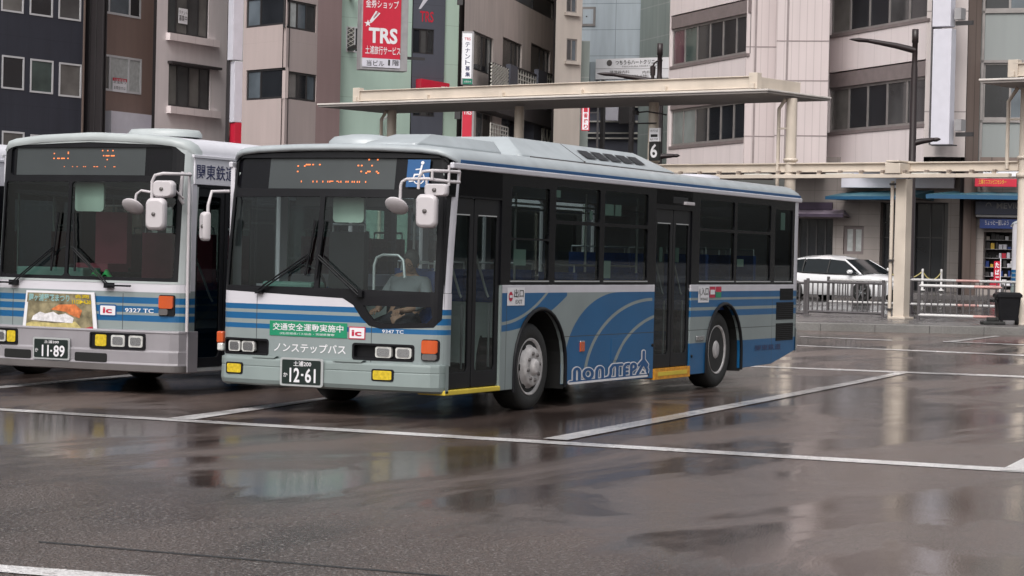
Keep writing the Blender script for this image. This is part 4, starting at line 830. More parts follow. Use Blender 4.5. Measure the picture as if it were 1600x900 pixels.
# ------------------------------------------------------------ wet ground
def wet(name, base, dark, rlo, rhi, bump=.25, line=False):
    m = bpy.data.materials.new(name); m.use_nodes = True; nt = m.node_tree; b = nt.nodes['Principled BSDF']; L = nt.links.new
    tc = nn(nt, 'ShaderNodeTexCoord'); mp = nn(nt, 'ShaderNodeMapping'); mp.inputs['Rotation'].default_value = (0, 0, radians(-6)); mp.inputs['Scale'].default_value = (1.0, .38, 1); L(tc.outputs['Object'], mp.inputs[0])
    big = nn(nt, 'ShaderNodeTexNoise'); big.inputs['Scale'].default_value = .55; big.inputs['Detail'].default_value = 8; big.inputs['Roughness'].default_value = .62; big.inputs['Distortion'].default_value = .6; L(mp.outputs[0], big.inputs['Vector'])
    fin = nn(nt, 'ShaderNodeTexNoise'); fin.inputs['Scale'].default_value = 60; fin.inputs['Detail'].default_value = 4; L(tc.outputs['Object'], fin.inputs['Vector'])
    vo = nn(nt, 'ShaderNodeTexVoronoi'); vo.inputs['Scale'].default_value = 60; L(tc.outputs['Object'], vo.inputs['Vector'])
    rr_ = nn(nt, 'ShaderNodeMapRange'); rr_.inputs[1].default_value = .40; rr_.inputs[2].default_value = .64; rr_.inputs[3].default_value = rlo; rr_.inputs[4].default_value = rhi; L(big.outputs[0], rr_.inputs[0])
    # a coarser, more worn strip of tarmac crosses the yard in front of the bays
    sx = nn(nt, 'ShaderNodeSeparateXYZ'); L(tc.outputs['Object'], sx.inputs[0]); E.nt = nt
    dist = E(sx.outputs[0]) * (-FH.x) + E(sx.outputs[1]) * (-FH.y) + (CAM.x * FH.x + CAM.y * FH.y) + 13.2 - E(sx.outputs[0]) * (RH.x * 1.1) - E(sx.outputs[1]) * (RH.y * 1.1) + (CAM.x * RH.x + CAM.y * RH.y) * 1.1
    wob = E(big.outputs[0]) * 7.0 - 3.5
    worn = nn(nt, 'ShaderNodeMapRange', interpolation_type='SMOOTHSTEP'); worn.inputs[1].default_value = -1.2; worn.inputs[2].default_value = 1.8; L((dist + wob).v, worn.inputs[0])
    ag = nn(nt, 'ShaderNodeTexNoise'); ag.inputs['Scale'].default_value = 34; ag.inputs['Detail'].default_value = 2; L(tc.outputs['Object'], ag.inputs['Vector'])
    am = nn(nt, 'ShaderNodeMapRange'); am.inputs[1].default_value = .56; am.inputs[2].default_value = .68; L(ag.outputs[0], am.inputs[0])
    ag_glint = E(am.outputs[0]) * (E(worn.outputs[0]) * .75 + .12)  # pale aggregate specks; their brightness also paints wet glints into the colour
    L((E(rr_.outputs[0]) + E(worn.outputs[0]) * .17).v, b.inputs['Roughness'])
    mx = nn(nt, 'ShaderNodeMix', data_type='RGBA'); cr = nn(nt, 'ShaderNodeMapRange'); cr.inputs[1].default_value = .38; cr.inputs[2].default_value = .62; L(big.outputs[0], cr.inputs[0]); L(cr.outputs[0], mx.inputs[0]); mx.inputs[6].default_value = (*dark, 1); mx.inputs[7].default_value = (*base, 1)
    m2 = nn(nt, 'ShaderNodeMix', data_type='RGBA', blend_type='MULTIPLY'); m2.inputs[0].default_value = 1; fr = nn(nt, 'ShaderNodeMapRange'); fr.inputs[1].default_value = .3; fr.inputs[2].default_value = .7; fr.inputs[3].default_value = .7; fr.inputs[4].default_value = 1.35; L(fin.outputs[0], fr.inputs[0])
    src = mx.outputs[2]
    if 'paint' in name:                    # chipped and rubbed away in places
        ch = nn(nt, 'ShaderNodeTexNoise'); ch.inputs['Scale'].default_value = 9; ch.inputs['Detail'].default_value = 9; ch.inputs['Roughness'].default_value = .75; L(tc.outputs['Object'], ch.inputs['Vector'])
        cm = nn(nt, 'ShaderNodeMapRange'); cm.inputs[1].default_value = .55; cm.inputs[2].default_value = .62; cm.inputs[4].default_value = .55; L(ch.outputs[0], cm.inputs[0])
        m3 = nn(nt, 'ShaderNodeMix', data_type='RGBA'); L(cm.outputs[0], m3.inputs[0]); L(src, m3.inputs[6]); m3.inputs[7].default_value = (.12, .10, .095, 1); src = m3.outputs[2]
    L(src, m2.inputs[6]); L(fr.outputs[0], m2.inputs[7]); ms_ = nn(nt, 'ShaderNodeMix', data_type='RGBA'); L(m2.outputs[2], ms_.inputs[6]); ms_.inputs[7].default_value = (.30, .275, .265, 1); L(ag_glint.v, ms_.inputs[0]); L(ms_.outputs[2], b.inputs['Base Color'])
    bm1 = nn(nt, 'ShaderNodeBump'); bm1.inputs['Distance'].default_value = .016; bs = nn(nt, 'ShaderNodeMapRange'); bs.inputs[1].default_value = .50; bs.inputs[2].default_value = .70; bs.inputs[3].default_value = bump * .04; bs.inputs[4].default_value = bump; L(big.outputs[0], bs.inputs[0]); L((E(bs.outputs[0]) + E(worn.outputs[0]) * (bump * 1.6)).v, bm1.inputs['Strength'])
    L(vo.outputs['Distance'], bm1.inputs['Height'])
    md = nn(nt, 'ShaderNodeTexNoise'); md.inputs['Scale'].default_value = 5; md.inputs['Detail'].default_value = 3; L(tc.outputs['Object'], md.inputs['Vector'])
    bm2 = nn(nt, 'ShaderNodeBump'); bm2.inputs['Distance'].default_value = .01; bm2.inputs['Strength'].default_value = .05; L(md.outputs[0], bm2.inputs['Height']); L(bm1.outputs[0], bm2.inputs['Normal']); L(bm2.outputs[0], b.inputs['Normal'])
    b.inputs['IOR'].default_value = 1.40; b.inputs['Specular IOR Level'].default_value = .5
    MATS[name] = m; return m
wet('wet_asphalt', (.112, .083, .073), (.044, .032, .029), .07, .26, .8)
wet('wet_road', (.050, .046, .045), (.030, .027, .027), .10, .35, .3)
wet('wet_paint', (.60, .58, .58), (.40, .385, .385), .12, .35, .2)
wet('wet_red', (.16, .03, .035), (.10, .02, .022), .10, .3, .2)
wet('wet_kerb', (.17, .165, .16), (.10, .095, .09), .25, .5, .3)
wet('wet_paving', (.14, .13, .13), (.08, .075, .075), .15, .4, .3)
mat('seam', (.012, .011, .011), .5)
def LD(l, d): return Vector((CAM.x, CAM.y, 0)) + RH * l + FH * d
lats = [-900, -400, -200, -100, -60] + list(range(-45, 46, 5)) + [60, 100, 200, 400, 900]
deps = [-300, -100, -40] + list(range(-20, 96, 3)) + [110, 150, 250, 500, 1200]
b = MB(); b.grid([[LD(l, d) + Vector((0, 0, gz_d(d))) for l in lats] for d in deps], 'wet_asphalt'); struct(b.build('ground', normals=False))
def stripe(name, px, up=.005, m='wet_paint', n=16):
    """four pixel corners read off the photograph, projected on the ground"""
    a, b_, c, d = [G(*p) for p in px]; q = MB(); rows = []
    for i in range(n + 1):
        t = i / n; r = []
        for p0, p1 in ((a, b_), (d, c)):
            p = p0.lerp(p1, t); r.append(Vector((p.x, p.y, gz(p.x, p.y) + up)))
        rows.append(r)
    q.grid(rows, m, smooth=False); return struct(q.build(name))
stripe('bay_line', [(-60, 635), (1640, 735.5), (1640, 741.5), (-60, 638.5)], .005)
stripe('bay_line', [(848, 686.5), (1399, 583), (1418, 583.5), (886, 689)], .009)
stripe('bay_line', [(262, 654.5), (513, 621.5), (526, 622.5), (300, 657)], .009)
stripe('bay_line', [(-40, 607.5), (338, 573), (348, 575.5), (-40, 611)], .006)
stripe('bay_line', [(1562, 736), (1690, 672), (1716, 674), (1606, 738)], .009)
stripe('bay_line', [(-40, 881), (260, 903), (260, 917), (-40, 892)], .006)
stripe('lane_line', [(1120, 569.6), (1640, 589.2), (1640, 592), (1120, 571.6)], .005)
stripe('lane_line', [(1245, 539.3), (1640, 556.3), (1640, 558.2), (1245, 540.8)], .005)
stripe('lane_line', [(1250, 525.6), (1394, 531.4), (1394, 532.6), (1250, 526.8)], .005)
stripe('lane_line', [(1474, 533.4), (1640, 540), (1640, 541.4), (1474, 534.8)], .006)
stripe('lane_line', [(1474, 534.6), (1552, 525.4), (1565, 525.8), (1490, 535.2)], .010)
stripe('red_marking', [(1565, 526.4), (1640, 527.5), (1640, 538.5), (1500, 534.6)], .005, 'wet_red')
stripe('asphalt_seam', [(60, 846), (760, 905), (760, 907), (60, 848)], .003, 'seam')
# island with kerb
KD = 50.0
def isl(l, d, up): p = LD(l, d); return Vector((p.x, p.y, gz_d(d) + up))
ll = [-60 + 4 * i for i in range(31)]
b = MB(); b.grid([[isl(l, KD, -.05) for l in ll], [isl(l, KD, .16) for l in ll], [isl(l, KD + .03, .18) for l in ll], [isl(l, KD + .22, .18) for l in ll]], 'wet_kerb', smooth=False)
for i in range(90):
    l = -40 + i * 1.2; p = isl(l, KD, .06); b.box(-.006, .006, -.003, .01, -.07, .1, 'seam', Matrix.Translation(p) @ Matrix.Rotation(atan2(RH.y, RH.x), 4, 'Z'))
struct(b.build('kerb', normals=False))
b = MB(); b.grid([[isl(l, d, .184) for l in ll] for d in (KD + .22, KD + 2, KD + 4, KD + 7)], 'wet_paving', smooth=False); b.grid([[isl(l, KD + 7, z) for l in ll] for z in (.184, -.05)], 'wet_kerb', smooth=False); struct(b.build('pavement', normals=False))
b = MB(); b.grid([[isl(l, d, .008) for l in ll] for d in (KD + 7.0, 65, 70, 79.8)], 'wet_road', smooth=False); struct(b.build('road', normals=False))
b = MB(); ll2 = [-70 + 5 * i for i in range(31)]
b.grid([[isl(l, d, u) for l in ll2] for d, u in ((79.8, -.05), (79.8, .14), (80, .15), (83, .15), (92, .15), (130, .15))], 'wet_paving', smooth=False); struct(b.build('footpath', normals=False))

# ------------------------------------------------------------ buildings
def facade_mat(name, col, tile=None, groove=(.6, .6), rough=.6, var=.13, seamcol=None, w=.012, stain=True):
    def lay(x, y, z):
        L = []
        if tile:
            tx, tz, off = tile
            sc_ = seamcol or tuple(c * .55 for c in col)
            if tx: L.append((((x + off).mod(tx) < w) * (y < .5), sc_))
            if tz: L.append(((z.mod(tz) < w) * (y < .5), sc_))
        else: L.append((((x < -900)), col))
        return L
    m = layered(name, lay, col, rough, 0, var, noise_scale=2.2, nstretch=(1, 1, .13)); MATS[name] = m; return m
NAVY = facade_mat('tile_navy', (.028, .031, .045), (1.15, .9, .2))
facade_mat('wall_dark', (.022, .018, .020), None); facade_mat('wall_brown', (.215, .150, .130), None, var=.06)
facade_mat('wall_pale', (.66, .61, .62), None, var=.07); facade_mat('wall_beige', (.44, .365, .355), (1.3, 1.9, .3), var=.06, seamcol=(.39, .32, .31)); facade_mat('wall_pink', (.335, .235, .235), (1.1, .9, .1), var=.05, seamcol=(.31, .215, .215))
facade_mat('wall_mint', (.42, .55, .48), (0, 1.55, 0), var=.05); facade_mat('wall_slate', (.075, .08, .105), (.0, 2.9, 0), var=.06)
facade_mat('wall_taupe', (.54, .475, .445), None, var=.12); facade_mat('wall_cream', (.50, .45, .41), None, var=.1); facade_mat('wall_sky', (.44, .50, .55), (2.4, 1.35, .4), seamcol=(.22, .26, .30), w=.03); facade_mat('wall_sage', (.30, .35, .335), (2.6, 1.6, .2), seamcol=(.40, .43, .42), w=.05)
facade_mat('wall_rib', (.53, .46, .46), (.28, 0, 0), w=.03, seamcol=(.43, .37, .37), var=.05); facade_mat('wall_plain', (.72, .645, .65), (1.25, 0, .1), w=.015, var=.05, seamcol=(.46, .40, .40))
facade_mat('wall_panel', (.56, .50, .49), (0, 3.6, .2), var=.05, w=.05); facade_mat('wall_umber', (.16, .12, .105), (.5, 0, 0), w=.05); facade_mat('wall_glasspanel', (.25, .27, .27), None, var=.05); facade_mat('wall_ground', (.30, .265, .25), (.9, .45, 0), var=.08)
mat('win_frame_white', (.55, .55, .57), .4, var=.05); mat('win_frame_dark', (.03, .028, .03), .4); mat('win_frame_alu', (.28, .26, .255), .4, .3); mat('joint', (.24, .20, .20)); mat('win_frame_umber', (.20, .165, .165), .5)
def pane(name, col, rough=.08, var=.35, scale=.8):
    return mat(name, col, rough, var=var, scale=scale, spec=.7)
pane('pane_dark', (.018, .020, .024)); pane('pane_grey', (.06, .06, .062)); pane('pane_green', (.05, .075, .07)); pane('pane_maroon', (.08, .025, .04)); pane('pane_curtain', (.42, .44, .44), .3, .18, 6); pane('pane_blue', (.10, .12, .14)); pane('pane_teal', (.16, .19, .19)); pane('pane_half', (.13, .125, .12))
mat('sign_white', (.78, .78, .82), .35, var=.03); mat('sign_lilac', (.60, .59, .66), .35, var=.04); mat('sign_red', (.52, .018, .045), .35, var=.05); mat('sign_green', (.01, .16, .10), .4); mat('sign_navy', (.012, .018, .055), .3); mat('sign_blue', (.02, .05, .22), .3); mat('sign_grey', (.30, .29, .30), .5); mat('sign_yellow', (.7, .45, .05), .4); mat('sign_orange', (.55, .16, .04), .4)
mat('iron', (.035, .032, .034), .5); mat('lattice', (.55, .54, .50), .6)
class Facade:
    """a vertical wall between two real points: local x along it, y away from the viewer, z up"""
    def __init__(s, xl, dl, xr, dr, y=120):
        A, B = PT(xl, y, dl), PT(xr, y, dr); s.A = Vector((A.x, A.y, 0)); s.B = Vector((B.x, B.y, 0)); s.e = (s.B - s.A).normalized(); s.n = Vector((-s.e.y, s.e.x, 0)); s.W = (s.B - s.A).length; s.rz = atan2(s.e.y, s.e.x)
    def uv(s, px, py):
        r = ray(px, py); t = (s.A - CAM).dot(s.n) / r.dot(s.n); p = CAM + r * t; return (p - s.A).dot(s.e), p.z
    def rect(s, x0, x1, yt, yb, side='l'):
        u0, zt = s.uv(x0, yt); zb = s.uv(x0, yb)[1]; u1 = s.uv(x1, yt)[0]; return (u0, u1, zb, zt)
    def root(s, name, label, cat, group=None): return thing(name, label, cat, s.A, s.rz, group)
    def loc(s, p): d = Vector(p) - s.A; return (d.dot(s.e), d.dot(s.n), p[2])
    def wall(s, root, m, z0, z1, holes=(), depth=9, name='wall', u0=0, u1=None, reveal=.14, dy=0):
        u1 = s.W if u1 is None else u1; q = MB()
        us = sorted({u0, u1} | {min(max(h[i], u0), u1) for h in holes for i in (0, 1)}); zs = sorted({z0, z1} | {min(max(h[i], z0), z1) for h in holes for i in (2, 3)})
        for a, c in zip(us, us[1:]):
            for e, f in zip(zs, zs[1:]):
                if c - a < 1e-4 or f - e < 1e-4: continue
                um, zm = (a + c) / 2, (e + f) / 2
                if any(h[0] < um < h[1] and h[2] < zm < h[3] for h in holes): continue
                q.quad([(a, dy, e), (c, dy, e), (c, dy, f), (a, dy, f)], m)
        for h in holes:
            a, c, e, f = max(h[0], u0), min(h[1], u1), max(h[2], z0), min(h[3], z1)
            for p in (((a, e), (c, e)), ((c, e), (c, f)), ((c, f), (a, f)), ((a, f), (a, e))): q.quad([(p[0][0], dy, p[0][1]), (p[1][0], dy, p[1][1]), (p[1][0], dy + reveal, p[1][1]), (p[0][0], dy + reveal, p[0][1])], m)
        # body behind: sides run back along the lines of sight
        def back(u):
            P = s.A + s.e * u; v = (P - CAM); v.z = 0; v.normalize(); return Vector(((P + v * depth - s.A).dot(s.e), (P + v * depth - s.A).dot(s.n)))
        b0, b1 = back(u0), back(u1); F0 = (u0, dy); F1 = (u1, dy); yy = dy + reveal + .02
        i0 = Vector(F0).lerp(b0, (reveal + .02) / max(b0.y - dy, .1)); i1 = Vector(F1).lerp(b1, (reveal + .02) / max(b1.y - dy, .1))
        q.quad([(*F0, z0), (*b0, z0), (*b0, z1), (*F0, z1)], m); q.quad([(*F1, z0), (*b1, z0), (*b1, z1), (*F1, z1)], m); q.quad([(*F0, z1), (*F1, z1), (*b1, z1), (*b0, z1)], m)
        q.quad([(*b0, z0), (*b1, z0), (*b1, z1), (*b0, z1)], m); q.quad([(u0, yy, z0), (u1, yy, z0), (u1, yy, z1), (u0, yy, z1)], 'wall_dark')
        return q.build(name, root, normals=False)
    def window(s, root, h, frame='win_frame_dark', fw=.06, mull=(), trans=(), panes=('pane_dark',), y=.06, sill=None, dy=0):
        u0, u1, z0, z1 = h; q = MB(); y0 = dy + y; y1 = y0 + .05
        for a, c, e, f in ((u0, u0 + fw, z0, z1), (u1 - fw, u1, z0, z1), (u0 + fw, u1 - fw, z0, z0 + fw), (u0 + fw, u1 - fw, z1 - fw, z1)): q.box(a, c, y0, y1, e, f, frame)
        ms = [u0 + (u1 - u0) * t for t in mull]
        for a in ms: q.box(a - fw * .45, a + fw * .45, y0 - .006, y1 - .004, z0 + fw, z1 - fw, frame)
        for t in trans: z = z0 + (z1 - z0) * t; q.box(u0 + fw, u1 - fw, y0 + .004, y1 - .01, z - fw * .4, z + fw * .4, frame)
        w = q.build('window', root, normals=False)
        es = [u0 + fw * .5] + ms + [u1 - fw * .5]
        for i, (a, c) in enumerate(zip(es, es[1:])):
            q = MB(); q.box(a, c, y1 - .02, y1 - .012, z0 + fw * .5, z1 - fw * .5, panes[i % len(panes)]); q.build('pane', w, normals=False)
        if sill:
            q = MB(); q.box(u0 - sill[0], u1 + sill[1], dy - .14, dy + y, z0 - .14, z0 - .003, sill[2]); q.build('sill', w)
        return w
    def panel(s, q, rect, m, y0=-.05, y1=-.002): q.box(rect[0], rect[1], y0, y1, rect[2], rect[3], m)
ZT = 23.0; ZB = .3
# 1 navy tiled block, far left
f = Facade(-90, 86.5, 129, 92.6); r = f.root('office_building', 'dark navy tiled block with small square white-framed windows, far left', 'building')
H = []
for (yl, yh) in ((-52, 17), (85.5, 138), (204, 262)):
    for x0, x1 in ((3, 38), (47.5, 83.5), (92.5, 127.5)):
        k = (x0 - 3) * .143; kk = k if yl > 100 or yl < 0 else k
        H.append(f.rect(x0, x1, yl + k * (.9 if yl > 0 else 1), yh + k * .95))
f.wall(r, 'tile_navy', ZB, ZT, H)
for i, h in enumerate(H): f.window(r, h, 'win_frame_white', .07, (), (), (('pane_half',), ('pane_dark',), ('pane_grey',), ('pane_dark',), ('pane_green',), ('pane_half',))[i % 6], y=-.02)
q = MB(); q.box(f.W - .02, f.W + .05, -.05, 6, ZB, ZT, 'wall_umber'); q.build('corner_trim', r)
# 2 blackish recess pier
f = Facade(129, 93.2, 161.5, 92.6); r = f.root('office_building', 'narrow near-black windowless block between the navy and the brown walls', 'building'); f.wall(r, 'wall_dark', ZB, ZT, (), 12)
q = MB(); [q.box(f.W * k, f.W * k + .05, -.03, .0, ZB, ZT, 'iron') for k in (.3, .6, .93)]; q.build('rib', r)
# 3 brown
f = Facade(160, 94.5, 243, 97.8); r = f.root('apartment_building', 'brown rendered block with white sash windows and curtains, left of the pale grey one', 'building')
H = [f.rect(162, 221.5, -60, 20), f.rect(162, 221.5, 84, 141)]; f.wall(r, 'wall_brown', ZB, ZT, H, 10)
f.window(r, H[0], 'win_frame_white', .09, (.16, .70), (), ('pane_dark', 'pane_blue', 'pane_dark'), y=-.02); f.window(r, H[1], 'win_frame_white', .09, (.16, .66), (), ('pane_half', 'pane_curtain', 'pane_curtain'), y=-.02)
q = MB(); h = f.rect(162, 228, 173, 222); q.box(h[0], h[1], -.4, -.0, h[2], h[3], 'sign_lilac'); q.build('awning_board', r)
q = MB(); h = f.rect(175, 197, 121, 142.5); f.panel(q, h, 'sign_white', -.04, -.03); q.box(h[0], h[1], -.05, -.04, h[3] - .22 * (h[3] - h[2]), h[3], 'sign_red')
F = lambda u, v, t: Vector((u, -.045, v)); q.text('空室あり', (h[0] + .05, h[1] - .05, h[2] + .35, h[2] + .55), 'decal_black', F); q.text('お問合せは', (h[0] + .08, h[1] - .08, h[2] + .1, h[2] + .24), 'decal_black', F); q.text('入居者募集', (h[0] + .05, h[1] - .05, h[3] - .14, h[3] - .03), 'decal_white', lambda u, v, t: Vector((u, -.053, v))); q.build('window_poster', r, normals=False)
# 4 pale grey
f = Facade(243, 93.5, 362, 98.2); r = f.root('office_building', 'pale grey block with wide dark four-light windows above slab sills', 'building')
H = [f.rect(264, 328, -66, 51), f.rect(264, 329, 99, 165)]; f.wall(r, 'wall_pale', ZB, ZT, H, 9)
for i, h in enumerate(H):
    f.window(r, h, 'win_frame_dark', .07, (.22, .5, .76), (), ('pane_half', 'pane_grey', 'pane_half', 'pane_grey') if i else ('pane_grey', 'pane_half', 'pane_grey', 'pane_half'), y=.04)
    q = MB(); q.box(h[0] - .1, h[1] + .55, -.22, .0, h[2] - .32, h[2] - .02, 'wall_plain'); q.build('sill', r); q = MB(); q.box(h[0] - .1, h[1] + .55, -.22, .0, h[3] + .0, h[3] + .10, 'wall_dark'); q.build('window_head', r)
q = MB(); h = f.rect(280, 294, 12, 36); f.panel(q, h, 'sign_white', .02, .03); F = lambda u, v, t: Vector((u, .016, v)); q.text('テナント', (h[0] + .03, h[1] - .03, h[3] - .26, h[3] - .1), 'decal_black', F); q.text('募集中', (h[0] + .03, h[1] - .03, h[2] + .1, h[2] + .35), 'decal_black', F); q.build('window_poster', r, normals=False)
u_, _ = f.uv(357, 100); q = MB(); q.tube([(u_, -.08, z) for z in (ZB, 5, 12, ZT)], .06, 'wall_umber', 8)
for z in (2, 4.2, 6.4, 8.6, 10.8): q.box(u_ - .10, u_ + .10, -.16, .0, z, z + .18, 'iron')
q.build('drainpipe', r)
# 5 white signboard with red foot
f = Facade(362, 88, 379, 88.3); r = f.root('shop_sign', 'tall narrow white signboard with a red foot between the pale grey and beige walls', 'sign')
q = MB(); h = f.rect(363, 378.5, -80, 94); q.box(h[0], h[1], -.2, .2, h[2], h[3], 'sign_lilac'); h = f.rect(363, 378.5, 96, 191); q.box(h[0], h[1], -.2, .2, h[2], h[3], 'sign_lilac'); q.build('panel', r, .01)
q = MB(); h = f.rect(363, 378.5, 191.5, 224); q.box(h[0], h[1], -.2, .2, h[2], h[3], 'sign_red'); q.build('red_panel', r, .01)
q = MB(); [q.box(f.W, f.W + .5, 0, .1, z, z + .12, 'iron') for z in (4, 8, 12)]; q.box(-.06, -.02, .1, .3, 3, 16, 'iron'); q.build('bracket', r)
# 6 beige corner building: two faces
fa = Facade(379, 86.6, 446, 84.5); fb = Facade(446, 84.5, 532, 87.8); r = fa.root('office_building', 'beige corner block with ribbon windows wrapping its corner and pinkish tiles', 'building')
def inpar(fsrc, fdst, h): return h
H = [fa.rect(385, 446, -2, 44), fa.rect(385, 446, 110, 157)]; fa.wall(r, 'wall_beige', ZB, ZT, H, 9)
for h in H: fa.window(r, (h[0], h[1] - .02, h[2], h[3]), 'win_frame_dark', .08, (.36,), (), ('pane_blue', 'pane_dark'), y=.04)
r2 = thing('x', 'x', 'x'); bpy.data.objects.remove(r2)
def subroot(fsrc, r, name='wing'):
    """second face of the same building: an empty-free wall mesh placed by its own matrix"""
    return (fsrc, r)
def place(o, fsrc, f0):
    M0 = Matrix.Translation(f0.A) @ Matrix.Rotation(f0.rz, 4, 'Z'); M1 = Matrix.Translation(fsrc.A) @ Matrix.Rotation(fsrc.rz, 4, 'Z'); o.matrix_local = M0.inverted() @ M1; return o
Hb = [fb.rect(446, 495, -2, 43), fb.rect(446, 495, 110, 154)]; place(fb.wall(r, 'wall_beige', ZB, ZT, Hb, 9, 'wall', 0, fb.uv(495, 100)[0]), fb, fa)
for h in Hb: place(fb.window(r, (h[0] + .03, h[1], h[2], h[3]), 'win_frame_dark', .08, (.40, .70), (), ('pane_curtain', 'pane_blue', 'pane_grey') if h is Hb[0] else ('pane_half', 'pane_dark', 'pane_blue'), y=.04), fb, fa)
place(fb.wall(r, 'wall_pink', ZB, ZT, (), 9, 'wall', fb.uv(495, 100)[0] + .002), fb, fa)
# 7 mint building
f = Facade(531, 88.6, 726, 91.5); r = f.root('office_building', 'mint green panelled block with a slate-blue vertical strip', 'building')
u0, u1 = f.uv(642.5, 100)[0], f.uv(692.5, 100)[0]
H = [f.rect(541, 568, 41, 81)]; f.wall(r, 'wall_mint', ZB, ZT, H, 9, 'wall', 0, u0)
w = f.window(r, H[0], 'win_frame_white', .05, (.5,), (), ('pane_half', 'pane_dark'), y=-.02)
q = MB(); h = H[0]; n = 6
for i in range(n):
    z0 = h[2] + (h[3] - h[2]) * i / n; z1 = h[2] + (h[3] - h[2]) * (i + 1) / n; um = (h[0] + h[1]) / 2
    for a, c in ((h[0] + .05, um - .03), (um - .03, h[0] + .05)): q.tube([(a, -.03, z0), (c, -.03, z1)], .014, 'lattice', 4)
q.build('grille', w)
H = [f.rect(643.5, 677, 44, 83), f.rect(643.5, 677, 171, 181)]; f.wall(r, 'wall_slate', ZB, ZT, H, 9, 'strip_wall', u0 + .002, u1 - .002, .10, -.08)
for h in H: f.window(r, h, 'win_frame_dark', .05, (.36, .68), (), ('pane_dark', 'pane_grey'), y=.03, dy=-.08)
f.wall(r, 'wall_mint', ZB, ZT, (), 9, 'wall', u1, f.W)
h = f.rect(648, 692, 124, 140); q = MB(); q.prism([(h[0], h[2]), (h[1], h[2]), (h[1], h[3] - .12), (h[0], h[3])], 'sign_red', lambda u, v: Vector((u, -.55, v)), lambda u, v: Vector((u, -.1, v))); q.text('TRS', (h[0] + .9, h[0] + 1.4, h[2] - .02, h[2] + .15), 'decal_white', lambda u, v, t: Vector((u, -.56, v))); q.build('canopy_sign', r, normals=False)
h = f.rect(655, 676, 17, 34); q = MB(); F = lambda u, v, t: Vector((u, -.085, v)); q.text('TRS', (h[0], h[1], h[2], h[3]), 'sign_red', F, .02); h2 = f.rect(653, 672, -8, 14); q.quad([F(h2[0], h2[2], 0), F(h2[0] + .1, h2[2], 0), F(h2[1], h2[3], 0), F(h2[1] - .25, h2[3], 0)], 'sign_lilac'); q.build('lettering', r, normals=False)
u_ = f.uv(603, 190)[0]; z_ = f.uv(603, 178)[1]; q = MB(); q.tube([(u_ + .1, -.15, z_), (u_ - .25, -.15, z_ - .3), (u_ - .25, -.15, ZB)], .04, 'sign_grey', 8); q.build('drainpipe', r)
# 8 the red sign on it
ft = Facade(566, 84.2, 634, 84.8, 60); r = ft.root('shop_sign', 'large red projecting signboard lettered TRS on the mint wall', 'sign')
h = ft.rect(566, 629, -8, 105); q = MB(); q.box(h[0], h[1] + .25, 0, .55, h[2] - .08, h[3], 'sign_grey'); q.build('sign_box', r, .02)
q = MB(); hr = ft.rect(568, 628, -8, 90); hw = ft.rect(568, 628, 90.5, 104); q.box(h[0] + .05, h[1] - .05, -.03, -.002, hr[2], hr[3], 'sign_red'); q.box(h[0] + .05, h[1] - .05, -.03, -.002, hw[2], hr[2] - .004, 'sign_lilac'); q.build('face', r)
q = MB(); F = lambda u, v, t: Vector((u, -.036, v)); R_ = lambda x0, x1, yt, yb: (lambda g: (g[0], g[1], g[2], g[3]))(ft.rect(x0, x1, yt, yb))
q.text('金券ショップ', R_(571.5, 623, -1.5, 11.5), 'decal_white', F, .008); q.text('TRS', R_(576, 621, 42.5, 67), 'decal_white', F, .035); q.text('土浦旅行サービス', R_(570.5, 625.5, 71, 84), 'decal_white', F, .008); q.text('当ビル', R_(572.5, 600, 93.5, 102.5), 'decal_black', F, .006); q.text('1', R_(606, 609, 93.5, 102.5), 'decal_black', F, .01); q.text('階', R_(613, 623, 93.5, 102.5), 'decal_black', F, .004)
def pix(x, y): u, v = ft.uv(x, y); return Vector((u, -.036, v))
q.quad([pix(577, 33), pix(587, 17), pix(594, 21), pix(580, 36)], 'decal_white'); q.quad([pix(583, 27), pix(589, 18.5), pix(592, 20), pix(584, 29)], 'sign_red')
st_ = [pix(574.5 + (6 if k % 2 == 0 else 2.3) * sin(pi * k / 5), 36.5 - (6 if k % 2 == 0 else 2.3) * cos(pi * k / 5)) for k in range(10)]; q.add(st_, [tuple(range(10))], 'decal_white'); q.build('lettering', r, normals=False)
q = MB(); [q.box(h[1] + .25, h[1] + 1.0, .2, .3, z, z + .1, 'iron') for z in (h[2] + .4, h[2] + 3)]; q.box(.8, .95, .55, 4.5, h[2] + 1.0, h[2] + 1.15, 'iron'); q.box(.8, .95, .55, 4.5, h[2] + 3.0, h[2] + 3.15, 'iron'); q.build('bracket', r)
# 9 vertical tenant sign
ft = Facade(721, 85.5, 741, 85.5, 100); r = ft.root('shop_sign', 'narrow white vertical sign with black katakana and a green foot above a red board', 'sign')
h = ft.rect(722, 738.5, 51, 132); q = MB(); q.box(h[0], h[1] + .06, 0, .35, h[2], h[3] + .05, 'sign_grey'); q.build('sign_box', r, .01)
q = MB(); a = ft.rect(723, 738, 52, 122.5); q.box(a[0], a[1], -.02, -.002, a[2], a[3], 'sign_white'); a2 = ft.rect(723, 738, 123, 131.5); q.box(a2[0], a2[1], -.02, -.002, a2[2], a2[3], 'sign_green'); q.build('face', r)
q = MB(); F = lambda u, v, t: Vector((u, -.026, v)); R_ = lambda x0, x1, yt, yb: ft.rect(x0, x1, yt, yb)
q.text('TRS', R_(726, 735.5, 58.5, 63), 'sign_red', F, .01)
for i, ch in enumerate('テナント募集'): q.text(ch, R_(727, 734.5, 66 + i * 9.3, 73.2 + i * 9.3), 'decal_navy', F, .008)
q.text('お問合せ', R_(725, 736, 126, 129), 'decal_white', F); q.build('lettering', r, normals=False)
